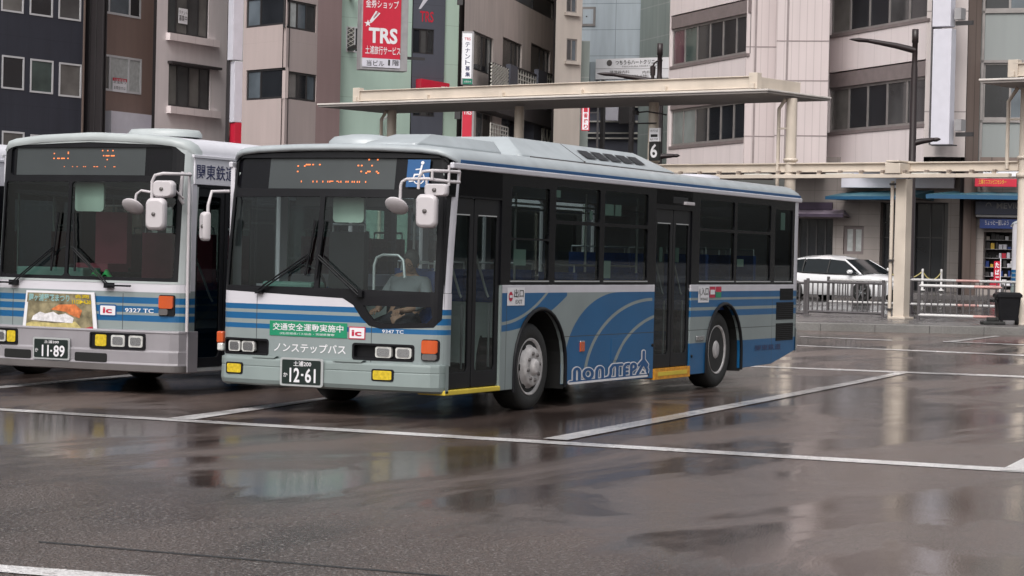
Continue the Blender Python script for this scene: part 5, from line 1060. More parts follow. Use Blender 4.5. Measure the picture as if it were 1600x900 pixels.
q = MB(); a = ft.rect(722, 738.5, 170, 219); q.box(a[0], a[1] + .05, 0, .35, a[2] - .5, a[3], 'sign_grey'); q.box(a[0] + .02, a[1] - .02, -.02, -.002, a[2] - .5, a[3] - .02, 'sign_red'); q.text('TRS', R_(724, 737, 172, 179), 'decal_white', F, .02); q.build('lower_board', r, normals=False)
q = MB(); [q.box(-.22, 0.0, .1, .2, z, z + .35, 'iron').build('bracket', r) for q, z in ((MB(), a[2] + .8), (MB(), h[2] + 3.0), (MB(), h[2] + 4.3))]
# 10 taupe building with lattice balconies
f = Facade(725, 88.5, 876, 106.5, 60); r = f.root('apartment_building', 'taupe rendered block with lattice balcony rails behind the tenant sign', 'building')
H = [f.rect(739, 771.5, 47, 108), f.rect(786, 816, 57, 115), f.rect(830, 860, 66.5, 118), f.rect(800, 870, -35, -2), f.rect(744, 770, 171, 216), f.rect(784, 815, 171, 216)]
f.wall(r, 'wall_taupe', ZB, ZT, H, 9, reveal=.2)
for i, h in enumerate(H): f.window(r, h, 'win_frame_dark' if i != 4 else 'win_frame_alu', .07, (.55, .78) if i < 3 else (.5,), (.04,) if i < 3 else (), (('pane_half', 'pane_dark', 'pane_teal'), ('pane_half', 'pane_half', 'pane_grey'), ('pane_half', 'pane_half', 'pane_blue'))[i] if i < 3 else ('pane_blue', 'pane_dark'), y=.08)
q = MB()
for i, (x0, x1, yt, dv) in enumerate(((745, 772, 98, 'X'), (784, 817, 105, '#'), (831, 861, 113, '#'))):
    h = f.rect(x0, x1, yt, yt + 40); a, c, e, g_ = h
    for t in (0, 1): q.box(a, c, -.62, -.56, e + (g_ - e) * t - .04, e + (g_ - e) * t + .04, 'iron')
    q.box(a, c, -.50, -.48, e - .5, g_, 'iron')
    if dv == 'X':
        n = 7
        for k in range(-n, n + 1):
            for s in (1, -1):
                p0 = a + (c - a) * (k / n); pts = []
                lo, hi = max(0, -k / n), min(1, 1 - k / n)
                if hi > lo: A_ = (p0 + (c - a) * lo, e + (g_ - e) * lo); B_ = (p0 + (c - a) * hi, e + (g_ - e) * hi)
                else: continue
                if s < 0: A_ = (a + c - A_[0], A_[1]); B_ = (a + c - B_[0], B_[1])
                q.tube([(A_[0], -.6, A_[1]), (B_[0], -.6, B_[1])], .045, 'lattice', 4)
    else:
        for k in range(9): q.box(a + (c - a) * k / 8 - .03, a + (c - a) * k / 8 + .03, -.61, -.57, e, g_, 'lattice')
        for k in range(6): q.box(a, c, -.605, -.575, e + (g_ - e) * k / 5 - .03, e + (g_ - e) * k / 5 + .03, 'lattice')
h0 = f.rect(740, 893, 130, 150)
for x0, x1, yt in ((772, 784, 100), (817, 831, 108), (861, 872, 116)): h = f.rect(x0, x1, yt, yt + 34); q.box(h[0], h[1], -.7, -.5, h[2] - 1, h[3], 'wall_slate')
u0 = f.uv(744, 100)[0]; u1 = f.uv(870, 100)[0]; zz = f.uv(744, 138)[1]; q.box(u0, u1, -.75, 0, zz - .9, zz - .2, 'wall_dark'); q.build('balcony', r)
q = MB(); h = f.rect(744, 772, 192, 225); a, c, e, g_ = h
for k in range(8): q.box(a + (c - a) * k / 7 - .025, a + (c - a) * k / 7 + .025, -.61, -.57, e, g_, 'lattice')
for k in range(6): q.box(a, c, -.6, -.57, e + (g_ - e) * k / 5 - .025, e + (g_ - e) * k / 5 + .025, 'lattice')
q.build('balcony_rail', r); q = MB(); h = f.rect(826, 858, 200, 226); a, c, e, g_ = h; n = 6
for k in range(n + 1):
    for s in (1, -1):
        xx = a + (c - a) * k / n; q.tube([(xx, -.6, e), (min(max(xx + s * (g_ - e) * .6, a), c), -.6, g_)], .035, 'lattice', 4)
q.box(a, c, -.63, -.57, g_, g_ + .07, 'iron'); q.build('balcony_rail', r)
q = MB(); h = f.rect(817, 872, 168, 226); q.box(h[0], h[1], -.5, -.02, ZB, h[3], 'wall_slate'); q.build('ground_screen', r)
q = MB(); h = f.rect(873, 892, 165, 226); q.box(h[0], h[1], -.8, -.6, h[2] - 1, h[3] + .5, 'iron'); F = lambda u, v, t: Vector((u, -.81, v)); a = f.rect(876, 889, 166, 183); q.box(a[0], a[1], -.806, -.80, a[2], a[3], 'sign_white'); q.text('山', (a[0] + .2, a[1] - .2, a[2] + .95, a[3] - .05), 'decal_black', F, .03); q.text('大', (a[0] + .2, a[1] - .2, a[2] + .1, a[2] + .75), 'decal_black', F, .03); q.build('shop_board', r, normals=False)
# 11 cream tower end + 
f = Facade(868, 97.5, 909, 98.3, 60); r = f.root('apartment_building', 'slim cream block end with one column of small windows', 'building')
H = [f.rect(885.5, 902, -14, 19), f.rect(885.5, 902, 60, 95)]; f.wall(r, 'wall_cream', ZB, ZT, H, 9)
for h in H: f.window(r, h, 'win_frame_alu', .06, (.5,), (), ('pane_grey', 'pane_blue'), y=.03, sill=(.1, .1, 'wall_cream'))
f = Facade(908, 100.0, 922, 100.0, 60); r = f.root('office_building', 'thin grey-green slab rising between the cream block and the glass tower', 'building'); f.wall(r, 'wall_sage', ZB, f.uv(915, 64)[1], (), 5)
# 12 glass tower: far
f = Facade(903, 118, 1000, 117, 60); r = f.root('office_building', 'pale blue-grey glass-clad tower standing farthest back at the centre', 'building'); f.wall(r, 'wall_sky', ZB, 32, (), 12)
q = MB(); h = f.rect(908, 931, 11, 41); q.box(h[0], h[1], -.05, .0, h[2], h[3], 'win_frame_alu'); q.box(h[0] + .12, h[1] - .12, -.06, -.05, h[2] + .12, h[3] - .12, 'wall_sky')
for k, (x, y) in enumerate(((917, 26), (917, 109))): h = f.rect(x - 1, x + 1, y - 1, y + 1); q.box(h[0], h[1], -.08, -.05, h[2], h[3], 'iron')
h = f.rect(905, 1000, 150, 162); q.build('cladding_hatch', r)
f2 = Facade(1000, 116, 1048, 112, 60)
place(f2.wall(r, 'wall_sage', ZB, 32, (), 12), f2, f)
q = MB(); 
for i, y in enumerate((166, 189, 207, 215)): h = f.rect(905, 1000, y, y + 2.2); q.box(h[0], h[1], -.3, 0, h[2], h[3], 'lattice')
h = f.rect(905, 1000, 168, 230); q.box(h[0], h[1], -.1, -.05, ZB, h[3], 'wall_slate'); h = f.rect(975, 997, 163, 195); q.box(h[0], h[1], -1, -.6, h[2], h[3], 'iron'); h = f.rect(953, 974, 163, 190); q.box(h[0], h[1], -1, -.6, h[2], h[3], 'sign_lilac'); q.build('base_storey', r)
# 13 clinic billboard
fbb = Facade(930, 104, 1047, 102, 100); r = fbb.root('billboard', 'white rooftop billboard with a dark round emblem below the glass tower', 'sign')
h = fbb.rect(931, 1046.5, 92.5, 124); q = MB(); q.box(h[0], h[1], 0, .4, h[2], h[3], 'sign_white'); q.box(h[0] - .9, h[0] - .02, .2, .5, h[2] - .1, h[3] - .1, 'wall_sky'); q.build('board', r)
q = MB(); F = lambda u, v, t: Vector((u, -.02, v)); R_ = lambda x0, x1, yt, yb: fbb.rect(x0, x1, yt, yb)
u, v = fbb.uv(952.5, 98.5); q.add([F(u + .14 * cos(k * pi / 12), v + .14 * sin(k * pi / 12), 0) for k in range(24)], [tuple(range(24))], 'grey_lens'); q.text('つちうらハートクリニック', R_(962, 1036, 94.5, 101.5), 'decal_black', F, .01); q.text('TSUCHIURA HEART CLINIC', R_(972, 1030, 103, 105), 'grey_lens', F)
q.text('循環器内科', R_(953, 984, 110.5, 115.5), 'grey_lens', F); q.text('内科', R_(1004, 1018, 110.5, 115), 'grey_lens', F); q.text('029-835-6781', R_(975, 1013, 117.5, 121.5), 'grey_lens', F); q.quad([F(*fbb.uv(x, y), 0) for x, y in ((931, 107.6), (1046, 107.2), (1046, 106.8), (931, 107.2))], 'grey_lens'); q.build('lettering', r, normals=False)
q = MB()
for x in (940, 985, 1030): u, v = fbb.uv(x, 125); q.box(u - .08, u + .08, .1, .3, ZB, v, 'iron')
q.build('support', r)
fv = Facade(908, 92, 922, 92, 180); r = fv.root('shop_sign', 'small white banner with red border and red lettering, right of the black board', 'sign')
h = fv.rect(909, 921.5, 165, 204); q = MB(); q.box(h[0], h[1], 0, .1, h[2], h[3], 'sign_red'); q.box(h[0] + .04, h[1] - .04, -.012, -.002, h[2] + .04, h[3] - .04, 'sign_white')
for i, ch in enumerate('一番搾り'): a = fv.rect(912, 918.5, 168 + i * 8.8, 175 + i * 8.8); q.text(ch, a, 'sign_red', lambda u, v, t: Vector((u, -.018, v)), .02)
q.build('face', r, normals=False); q = MB(); q.box(h[1], h[1] + .3, .03, .07, h[3] - .3, h[3] - .24, 'iron'); q.box(h[1] + .3, h[1] + .38, .02, .1, ZB, h[3], 'iron'); q.build('pole', r)
# 14 the big right-hand building: saw-tooth faces over an arcade
f1_ = Facade(1046, 94.6, 1167, 87.6, 60); r = f1_.root('office_building', 'large pinkish-white office block with saw-tooth ribbon-window bays above shops, right', 'building')
ZS = 5.2
def ribbon(ff, rect, n, panes, head, root, f0, frame='win_frame_alu', first=0.0):
    u0, u1, z0, z1 = rect; o = ff.window(root, (u0, u1, z0, z1), frame, .10, [i / n for i in range(1, n)], (), panes, y=.10); place(o, ff, f0)
    q = MB(); q.box(u0 - .02, u1 + .02, .02, .12, z1 + .002, z1 + head, 'win_frame_umber'); q.box(u0, u1, -.03, .1, z0 - .12, z0 - .003, 'win_frame_umber'); place(q.build('window_surround', root), ff, f0)
def rr2(ff, xl, yl0, yl1, xr): 
    u0, zt = ff.uv(xl, yl0); zb = ff.uv(xl, yl1)[1]; u1 = ff.uv(xr, 200)[0]; return (u0, u1, zb, zt)
Ha = [rr2(f1_, 1048.5, 45.5, 104, 1165), rr2(f1_, 1046.5, 172, 229, 1163), rr2(f1_, 1048.5, -95, -30, 1165)]
Hh = [(h[0] - .03, h[1] + .03, h[2] - .13, h[3] + .55) for h in Ha]
f1_.wall(r, 'wall_plain', ZS, ZT, Hh, 10, reveal=.3)
ribbon(f1_, Ha[0], 6, ('pane_maroon', 'pane_green', 'pane_dark', 'pane_dark', 'pane_dark', 'pane_dark'), .5, r, f1_); ribbon(f1_, Ha[1], 6, ('pane_teal', 'pane_teal', 'pane_dark', 'pane_dark', 'pane_dark', 'pane_dark'), .5, r, f1_); ribbon(f1_, Ha[2], 6, ('pane_dark', 'pane_grey'), .5, r, f1_)
f2_ = Facade(1166, 87.6, 1214, 87.4, 60); f2b = Facade(1213.5, 86.0, 1296, 85.6, 60)
place(f2_.wall(r, 'wall_rib', ZS, ZT, (), 10), f2_, f1_); place(f2b.wall(r, 'wall_rib', ZS, ZT, (), 10), f2b, f1_)
q = MB()
for x, y in ((1230.6, 0), (1181, 0)):
    ff = f2b if x > 1213 else f2_; u = ff.uv(x, 60)[0]; p = ff.A + ff.e * u; lx = (p - f1_.A)
    T = (Matrix.Translation(f1_.A) @ Matrix.Rotation(f1_.rz, 4, 'Z')).inverted() @ Matrix.Translation(ff.A) @ Matrix.Rotation(ff.rz, 4, 'Z'); q.box(u - .04, u + .04, -.012, .02, ZS, ZT, 'joint', T)
for ff, x, ys in ((f2_, 1190, (73.2, 213)), (f2b, 1250, (64, 126, 212))):
    T = (Matrix.Translation(f1_.A) @ Matrix.Rotation(f1_.rz, 4, 'Z')).inverted() @ Matrix.Translation(ff.A) @ Matrix.Rotation(ff.rz, 4, 'Z')
    for y in ys: z = ff.uv(x, y)[1]; q.box(0, ff.W, -.010, .02, z - .02, z + .02, 'joint', T)
q.build('panel_joint', r)
f3 = Facade(1294.5, 88.8, 1448, 81.8, 60)
Hc = [rr2(f3, 1297.5, -10, 55, 1446), rr2(f3, 1295, 138, 207, 1444.5), rr2(f3, 1297.5, -150, -75, 1446)]
Hh = [(h[0] - .03, h[1] + .03, h[2] - .13, h[3] + .6) for h in Hc]
place(f3.wall(r, 'wall_plain', ZS + .2, ZT, Hh, 10, reveal=.3), f3, f1_)
ribbon(f3, Hc[0], 5, ('pane_half', 'pane_dark', 'pane_dark', 'pane_grey', 'pane_dark'), .55, r, f1_); ribbon(f3, Hc[1], 5, ('pane_half', 'pane_dark', 'pane_dark', 'pane_grey', 'pane_dark'), .55, r, f1_); ribbon(f3, Hc[2], 5, ('pane_grey', 'pane_dark'), .55, r, f1_)
f4 = Facade(1447.5, 81.8, 1512, 81.4, 60); place(f4.wall(r, 'wall_panel', ZS + .4, ZT, (), 10), f4, f1_)
f4b = Facade(1512, 81.6, 1533, 82.2, 60); place(f4b.wall(r, 'wall_umber', ZB, ZT, (), 10), f4b, f1_)
# arcade level wall
fg = Facade(1236, 88.6, 1536, 85.2, 400)
Hg = [fg.rect(1246, 1302, 341, 440), fg.rect(1318, 1350, 353, 397), fg.rect(1376, 1398, 316, 460), fg.rect(1426, 1482, 316, 460)]
place(fg.wall(r, 'wall_ground', .5, ZS + .6, Hg, 8, reveal=.5), fg, f1_)
o = fg.window(r, Hg[0], 'win_frame_dark', .07, (.25, .5, .75), (), ('pane_dark',), y=.2); place(o, fg, f1_)
o = fg.window(r, Hg[1], 'win_frame_umber', .12, (.5,), (), ('pane_curtain',), y=.1); place(o, fg, f1_)
for h, ps in ((Hg[2], ('pane_dark',)), (Hg[3], ('pane_dark', 'pane_dark', 'pane_grey'))): o = fg.window(r, h, 'win_frame_dark', .06, (.45, .8) if h is Hg[3] else (), (.62,), ps, y=.35); place(o, fg, f1_)
# 15 neighbouring glazed block
f5 = Facade(1533, 82.4, 1700, 81.2, 60); r5 = f5.root('office_building', 'block with tall dark windows and grey spandrel panels at the right edge', 'building')
H = [f5.rect(1536, 1640, -45, 17), f5.rect(1536, 1640, 97.5, 187)]; f5.wall(r5, 'wall_glasspanel', 5.2, ZT, H, 9)
for h in H: f5.window(r5, h, 'win_frame_alu', .09, (.42,), (), ('pane_dark', 'pane_blue'), y=.03)
q = MB(); h = f5.rect(1533, 1640, 246, 262); q.box(h[0], h[1], -.25, 0, h[2], h[3], 'wall_umber'); [q.box(f5.uv(x, 100)[0] - .05, f5.uv(x, 100)[0] + .05, -.06, .02, 5, ZT, 'win_frame_alu') for x in (1535.5,)]; [(lambda z: q.box(0, f5.W, -.06, .02, z - .05, z + .05, 'win_frame_alu'))(f5.uv(1560, y)[1]) for y in (18.5, 189.5, 96)]; q.build('window_surround', r5)
Hs = [f5.rect(1537, 1640, 362, 452)]; f5.wall(r5, 'wall_ground', .5, 5.19, Hs, 6, 'wall', reveal=.9)
q = MB(); rnd = random.Random(5); h = Hs[0]; cols = ['sign_white', 'decal_white', 'sign_lilac', 'sign_red', 'sign_blue', 'poster_leaf', 'iron', 'sign_yellow', 'wall_cream', 'dark_hole', 'iron', 'iron']
for k in range(6):
    z = h[2] + .15 + (h[3] - h[2] - .1) * k / 6; q.box(h[0], h[1], .5, .88, z - .02, z, 'sign_grey'); u = h[0] + .03
    while u < h[0] + 2.4: w = rnd.uniform(.07, .16); hh = rnd.uniform(.08, .26); q.box(u, u + w, .52 + rnd.random() * .1, .8, z + .001, z + hh, rnd.choice(cols)); u += w + rnd.uniform(.005, .06)
q.build('shop_display', r5)
# signs over the arcade
def board(ff, name, label, x0, x1, yt, yb, m, y=-.5, dep_=.2, texts=(), extra=None, cat='sign'):
    r = thing(name, label, cat, ff.A, ff.rz); h = ff.rect(x0, x1, yt, yb); q = MB(); q.box(h[0], h[1], y - dep_, y, h[2], h[3], m)
    q.box(h[0] + .1, h[0] + .2, y, .0, (h[2] + h[3]) / 2 - .04, (h[2] + h[3]) / 2 + .04, 'iron'); q.box(h[1] - .2, h[1] - .1, y, .0, (h[2] + h[3]) / 2 - .04, (h[2] + h[3]) / 2 + .04, 'iron'); q.build('board', r, .01)
    if texts:
        q = MB()
        for t, a, b_, c, d, mm in texts: q.text(t, ff.rect(a, b_, c, d), mm, lambda u, v, t_: Vector((u, y - dep_ - .006, v)), .01)
        q.build('lettering', r, normals=False)
    return r
board(fg, 'fascia_sign', 'long blank pale lilac fascia board above the blue awning', 1324, 1500, 262.5, 294, 'sign_lilac')
board(fg, 'fascia_sign', 'dark purple shop fascia above the lilac awning', 1250, 1303, 316, 327.5, 'purple_cloth', -.1, .1)
board(f5, 'shop_sign', 'red shop fascia with orange-yellow lettering at the right edge', 1527, 1592, 280, 292.5, 'sign_red', -.5, .2, [('土浦ミニコンビニセンター', 1533, 1576, 281.5, 288.5, 'sign_yellow')])
board(f5, 'shop_sign', 'white and red shop board with dark lettering above the red fascia', 1540, 1600, 262, 276.5, 'sign_white', -.5, .2, [('ミニとモア', 1542, 1566, 264, 271, 'decal_black')])
board(f5, 'shop_sign', 'dark navy signboard with pale capitals beneath the blue awning', 1527, 1604, 315, 335.5, 'sign_navy', -.35, .15, [('MEVIUS', 1560, 1604, 317.5, 326.5, 'sign_grey'), ('⌒', 1543, 1552, 317, 323, 'sign_grey')])
board(f5, 'shop_sign', 'blue-violet banner with white script over the shop shelves', 1533, 1592, 342, 357, 'sign_blue', -.3, .1, [('ちょっと一服しよう', 1541, 1578, 344, 352, 'sign_lilac')])
board(f5, 'shop_sign', 'grey shutter housing strip between the navy sign and the blue banner', 1527, 1604, 335.8, 339.5, 'sign_grey', -.2, .25, cat='shutter')
# projecting blank vertical sign
fp = Facade(1447, 80.6, 1489, 80.0, 100); r = fp.root('vertical_sign', 'tall blank white vertical signboard with grey side fixed to the large office block', 'sign')
q = MB(); a = fp.rect(1459, 1487.5, -60, 42); q.box(a[0], a[1], 0, .4, a[2], a[3], 'sign_lilac'); a = fp.rect(1458, 1487, 45.5, 226); q.box(a[0], a[1], 0, .4, a[2], a[3], 'sign_lilac'); q.build('panel', r, .02)
q = MB(); a = fp.rect(1446.5, 1458, -60, 226); q.prism([(a[0], .9), (a[1] - .01, .02), (a[1] - .01, .9)], 'sign_grey', lambda u, v: Vector((u, v, a[2])), lambda u, v: Vector((u, v, a[3]))); c = fp.rect(1457, 1488, 226, 227.5); q.box(c[0], c[1], -.02, .4, c[2], c[3], 'iron'); q.build('side_case', r)
q = MB()
for y0 in (12, 186): a = fp.rect(1489.5, 1500, y0, y0 + 18); q.box(a[0], a[1], .1, .5, a[2], a[3], 'sign_grey'); q.box(a[0], a[1] + .4, .2, .3, a[2] - .2, a[2] - .05, 'iron')
q.build('bracket', r)
# awnings
def awning(name, label, ff, x0, x1, yt, ym, yb, m, m2, proj=1.6, slope_l=0.0, slope_r=0.0):
    r = thing(name, label, 'awning', ff.A, ff.rz); u0, zt = ff.uv(x0, yt); u1 = ff.uv(x1, yt)[0]; k = 1
    zm = ff.uv((x0 + x1) / 2, ym)[1]; zb = ff.uv((x0 + x1) / 2, yb)[1]
    q = MB(); top = [Vector((u0 + slope_l, -.02, zt)), Vector((u1 - slope_r, -.02, zt))]; mid = [Vector((u0, -proj, zm)), Vector((u1, -proj, zm))]; bot = [Vector((u0, -proj, zb)), Vector((u1, -proj, zb))]
    n = 10; q.grid([[a.lerp(b_, i / n) + Vector((0, 0, -.02 * (i % 2))) for i in range(n + 1)] for a, b_ in (top, mid)], m, smooth=False); q.add([top[0], mid[0], Vector((u0, -.02, zb))], [(0, 1, 2)], m); q.add([top[1], mid[1], Vector((u1, -.02, zb))], [(0, 1, 2)], m); q.build('canvas', r, normals=False)
    q = MB(); q.grid([[a.lerp(b_, i / n) + Vector((0, -.01, 0)) for i in range(n + 1)] for a, b_ in (mid, bot)], m2, smooth=False); q.build('valance', r, normals=False)
    q = MB(); [q.tube([(u, -.05, zb + .02), (u, -proj + .03, zb + .02)], .02, 'iron', 5) for u in (u0 + .1, (u0 + u1) / 2, u1 - .1)]; q.build('awning_frame', r); return r
mat('canvas_blue', (.05, .135, .175), .5, var=.15, scale=2); mat('canvas_blue_edge', (.008, .07, .15), .5); mat('canvas_lilac', (.27, .22, .28), .6)
fa1 = Facade(1309, 88.2, 1470, 85.2, 300)
awning('awning', 'long blue awning under the blank lilac fascia board', fa1, 1328, 1460, 297.5, 309, 314, 'canvas_blue', 'canvas_blue_edge', 1.7, .3, 0)
fa2 = Facade(1430, 83.0, 1640, 81.8, 300)
awning('awning', 'brighter blue awning over the dark navy sign at the right', fa2, 1452, 1640, 298, 307, 313.5, 'canvas_blue', 'canvas_blue_edge', 1.6, .9, 0)
awning('awning', 'small lilac awning above the dark shopfront left of the blue one', fg, 1246, 1331, 326.5, 335, 340, 'canvas_lilac', 'purple_cloth', 1.0, 0, .3)
# red cigarette banner
q = MB(); p = PT(1558, 430, 79.6); fl = Facade(1553, 79.6, 1564, 79.6, 420); r = fl.root('banner', 'small red banner with white characters standing before the shop shelves', 'banner'); h = fl.rect(1553.5, 1563, 408, 446)
q.box(h[0], h[1], 0, .03, h[2], h[3], 'sign_red'); q.box(h[1], h[1] + .03, 0, .03, gz_d(79.6), h[3] + .1, 'sign_white'); q.box(h[0] - .1, h[1] + .2, -.1, .15, gz_d(79.6), gz_d(79.6) + .06, 'iron')
for i, ch in enumerate('たばこ'): q.text(ch, fl.rect(1555, 1561.5, 410 + i * 11, 418.5 + i * 11), 'sign_white', lambda u, v, t: Vector((u, -.006, v)), .03)
q.build('flag', r, normals=False)

# ------------------------------------------------------------ bus-stop canopy on the island
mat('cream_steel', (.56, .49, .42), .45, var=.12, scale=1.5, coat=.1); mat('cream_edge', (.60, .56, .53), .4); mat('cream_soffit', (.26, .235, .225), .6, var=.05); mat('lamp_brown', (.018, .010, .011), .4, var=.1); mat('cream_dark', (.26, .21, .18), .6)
def inv(px, a=.01808, b=3.7e-6): return 1 / (a + b * (px - 1235))
def invl(px): return 1 / (.01809 + 4.63e-6 * (px - 1235))
def col_at(px, py, d): p = PT(px, py, d); return Vector((p.x, p.y, 0))
CA, CB = col_at(612, 165, inv(612)), col_at(1235, 150, inv(1235)); cdir = (CB - CA).normalized(); crz = atan2(cdir.y, cdir.x); cn = Vector((-cdir.y, cdir.x, 0))
def cuv(px, py, off=0.0):      # (along, z) on the canopy's long vertical plane shifted by off
    r_ = ray(px, py); A = CA + cn * off; t = (A - CAM).dot(cn) / r_.dot(cn); p = CAM + r_ * t; return (p - A).dot(cdir), p.z
def make_canopy(name, label, u0, u1, zr, cols, up0, up1, half=1.25, sign6=None):
    r = thing(name, label, 'canopy', CA, crz); q = MB()
    q.box(u0, u1, -half, half + .45, zr, zr + .045, 'cream_edge'); q.build('roof_slab', r, .01)
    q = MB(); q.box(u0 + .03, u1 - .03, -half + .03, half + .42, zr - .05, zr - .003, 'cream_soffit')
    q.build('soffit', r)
    q = MB(); a, c = up0, up1; y_ = half - .25
    for yy in (-y_, y_): q.box(a, c, yy - .05, yy + .05, zr + .09, zr + .38, 'cream_steel'); q.box(a, c, yy - .10, yy + .10, zr + .36, zr + .385, 'cream_steel'); q.box(a, c, yy - .10, yy + .10, zr + .085, zr + .11, 'cream_steel')
    for xx in (a, c): q.box(xx - .05, xx + .05, -y_, y_, zr + .10, zr + .37, 'cream_steel'); q.box(xx - .12, xx + .12, -y_ - .1, -y_ + .1, zr + .07, zr + .46, 'cream_steel')
    n = int((c - a) / 2.2)
    for k in range(n + 1): xx = a + (c - a) * k / max(n, 1); q.box(xx - .06, xx + .06, -y_ - .16, -y_ - .04, zr + .072, zr + .20, 'cream_steel')
    q.build('roof_beam', r, .008)
    for u in cols:
        z0 = gz(*(CA + cdir * u).xy) + .18; q = MB(); q.lathe([(z0, .16), (z0 + .04, .16), (z0 + .045, .135), (3.9, .135), (zr - .25, .13), (zr - .1, .13)], 'cream_steel', (u, 0, 0), 'z', 20); q.lathe([(3.70, .15), (3.72, .19), (3.80, .19), (3.82, .15)], 'cream_steel', (u, 0, 0), 'z', 20); q.lathe([(4.12, .15), (4.14, .18), (4.18, .18), (4.2, .15)], 'cream_steel', (u, 0, 0), 'z', 20); co = q.build('column', r)
    return r
uL = cuv(495, 160, -1.25)[0]; uR = cuv(1200, 141, -1.25)[0]; zr = cuv(860, 152.5, -1.25)[1]
cols = [cuv(612, 200)[0], cuv(811, 200)[0], cuv(1021, 200)[0], cuv(1236.5, 200)[0]]
can = make_canopy('bus_shelter', 'long cream steel canopy on round columns running behind the parked buses', uL, uR, zr, cols, cuv(560, 145, -1)[0], cuv(1180, 130, -1)[0])
q = MB()
for u, s in ((cols[3], -1), (cols[0], -1)): q = MB(); q.tube([(u + s * .12, -.1, zr - .12), (u + s * .30, -.1, zr - .35), (u + s * .30, -.1, gz(*(CA + cdir * u).xy) + .2)], .045, 'cream_steel', 8); [q.box(u + s * .30, u, -.13, -.07, z, z + .04, 'cream_steel') for z in (4.9, 3.4, 2.2)]; q.build('downpipe', can)

u2 = cuv(1529, 121, -1.25)[0]
ucol = cuv(1600, 300)[0]; can2 = make_canopy('bus_shelter', 'second cream canopy entering the frame at the right edge', u2, u2 + 14, cuv(1560, 121, -1.25)[1] - .06, [ucol, ucol + 7], u2 + .75, u2 + 13.2)
q = MB(); u = ucol; zc = cuv(1560, 121, -1.25)[1]; q.tube([(u - .16, -.12, zc - .15), (u - .38, -.12, zc - .45), (u - .38, -.12, 3.9)], .045, 'cream_steel', 8); [q.box(u - .36, u, -.13, -.08, z, z + .04, 'cream_steel') for z in (5.0,)]; q.build('downpipe', can2)
# low connecting beams with one free post
r = thing('canopy_beam', 'low cream steel beam with gutter rail on a single thick post, linking the two canopies', 'beam', CA, crz)
ua, ub = cols[2] + .1, ucol - .12; zt_ = cuv(1310, 254.5)[1]; zl_ = cuv(1310, 277)[1]; upost = cuv(1410, 400)[0]
q = MB(); q.box(ua, ub, -.08, .08, zt_ - .21, zt_, 'cream_steel'); q.box(ua, ub, -.14, .14, zt_ - .03, zt_ + .002, 'cream_steel'); q.box(ua, ub, -.14, .14, zt_ - .225, zt_ - .20, 'cream_steel'); q.build('beam', r, .006)
q = MB(); q.box(ua, ub, -.55, -.38, zl_ - .04, zl_ + .05, 'cream_steel'); q.build('gutter_rail', r, .006)
q = MB(); n = 17
for k in range(n):
    u = ua + .5 + (ub - ua - .9) * k / (n - 1); q.box(u - .04, u + .04, -.50, -.44, zl_ + .05, zt_ - .20, 'cream_steel'); q.box(u - .02, u + .05, -.52, -.40, zl_ + .09, zl_ + .14, 'cream_dark')
    if k % 4 == 1: q.box(u - .35, u + .35, -.53, -.40, zl_ + .052, zl_ + .075, 'lattice')
q.build('gutter_bracket', r)
z0 = gz(*(CA + cdir * upost).xy) + .18
q = MB(); T = Matrix.Translation((upost, 0, 0)); q.box(-.145, .145, -.145, .145, z0, zl_ - .05, 'cream_steel', T); q.box(-.22, .22, -.22, .22, z0, z0 + .06, 'cream_steel', T); q.box(-.20, .20, -.58, .2, zl_ + .06, zl_ + .30, 'cream_steel', T); q.box(-.17, .17, -.60, .17, zl_ + .32, zt_ + .02, 'cream_steel', T); q.build('post', r, .012)
q = MB(); q.tube([(upost - .24, -.12, zl_ - .1), (upost - .24, -.12, z0)], .045, 'cream_steel', 8); [q.box(upost - .28, upost - .14, -.2, -.1, z, z + .05, 'iron') for z in (z0 + .2, z0 + 1.35, zl_ - .2)]; q.build('downpipe', r)
# stop number sign on the third column
r = thing('bus_stop_sign', 'black stop sign with white numeral 6 under a small white panel on a canopy column', 'sign', CA + cdir * cols[2] + cn * -.16, crz)
def c3(px, py): u, z = cuv(px, py, -.16); return u - cols[2], z
a = c3(1017, 222); c = c3(1032, 251); q = MB(); q.box(a[0], c[0], -.08, 0, c[1], a[1], 'decal_black'); q.box(a[0], c[0], -.08, 0, a[1] + .01, a[1] + .35, 'sign_white'); q.build('board', r, .005)
q = MB(); F = lambda u, v, t: Vector((u, -.086, v)); w_ = c[0] - a[0]; q.text('6', (a[0] + .05, c[0] - .05, c[1] + .07, a[1] - .05), 'decal_white', F, .02); q.text('のりば', (a[0] + .04, c[0] - .04, a[1] + .25, a[1] + .31), 'decal_black', F)
q.quad([F(a[0] + .05, a[1] + .12, 0), F(c[0] - .05, a[1] + .12, 0), F(c[0] - .05, a[1] + .19, 0), F(a[0] + .05, a[1] + .19, 0)], 'decal_black'); q.text('BUS STOP', (a[0] + .04, c[0] - .04, a[1] + .04, a[1] + .09), 'grey_lens', F); q.build('lettering', r, normals=False)
q = MB(); q.tube([(-.45, -.02, a[1] + .75), (-.1, .0, a[1] + .78), (.3, 0, a[1] + .72), (.5, 0, a[1] + .68)], .02, 'iron', 6); q.box(-.5, -.38, -.06, .05, a[1] + .70, a[1] + .80, 'iron'); q.tube([(-.5, -.0, a[1] + .48), (.2, 0, a[1] + .48)], .02, 'iron', 6); q.box(-.62, -.46, -.05, .05, a[1] + .45, a[1] + .51, 'iron'); q.build('camera_arm', r)

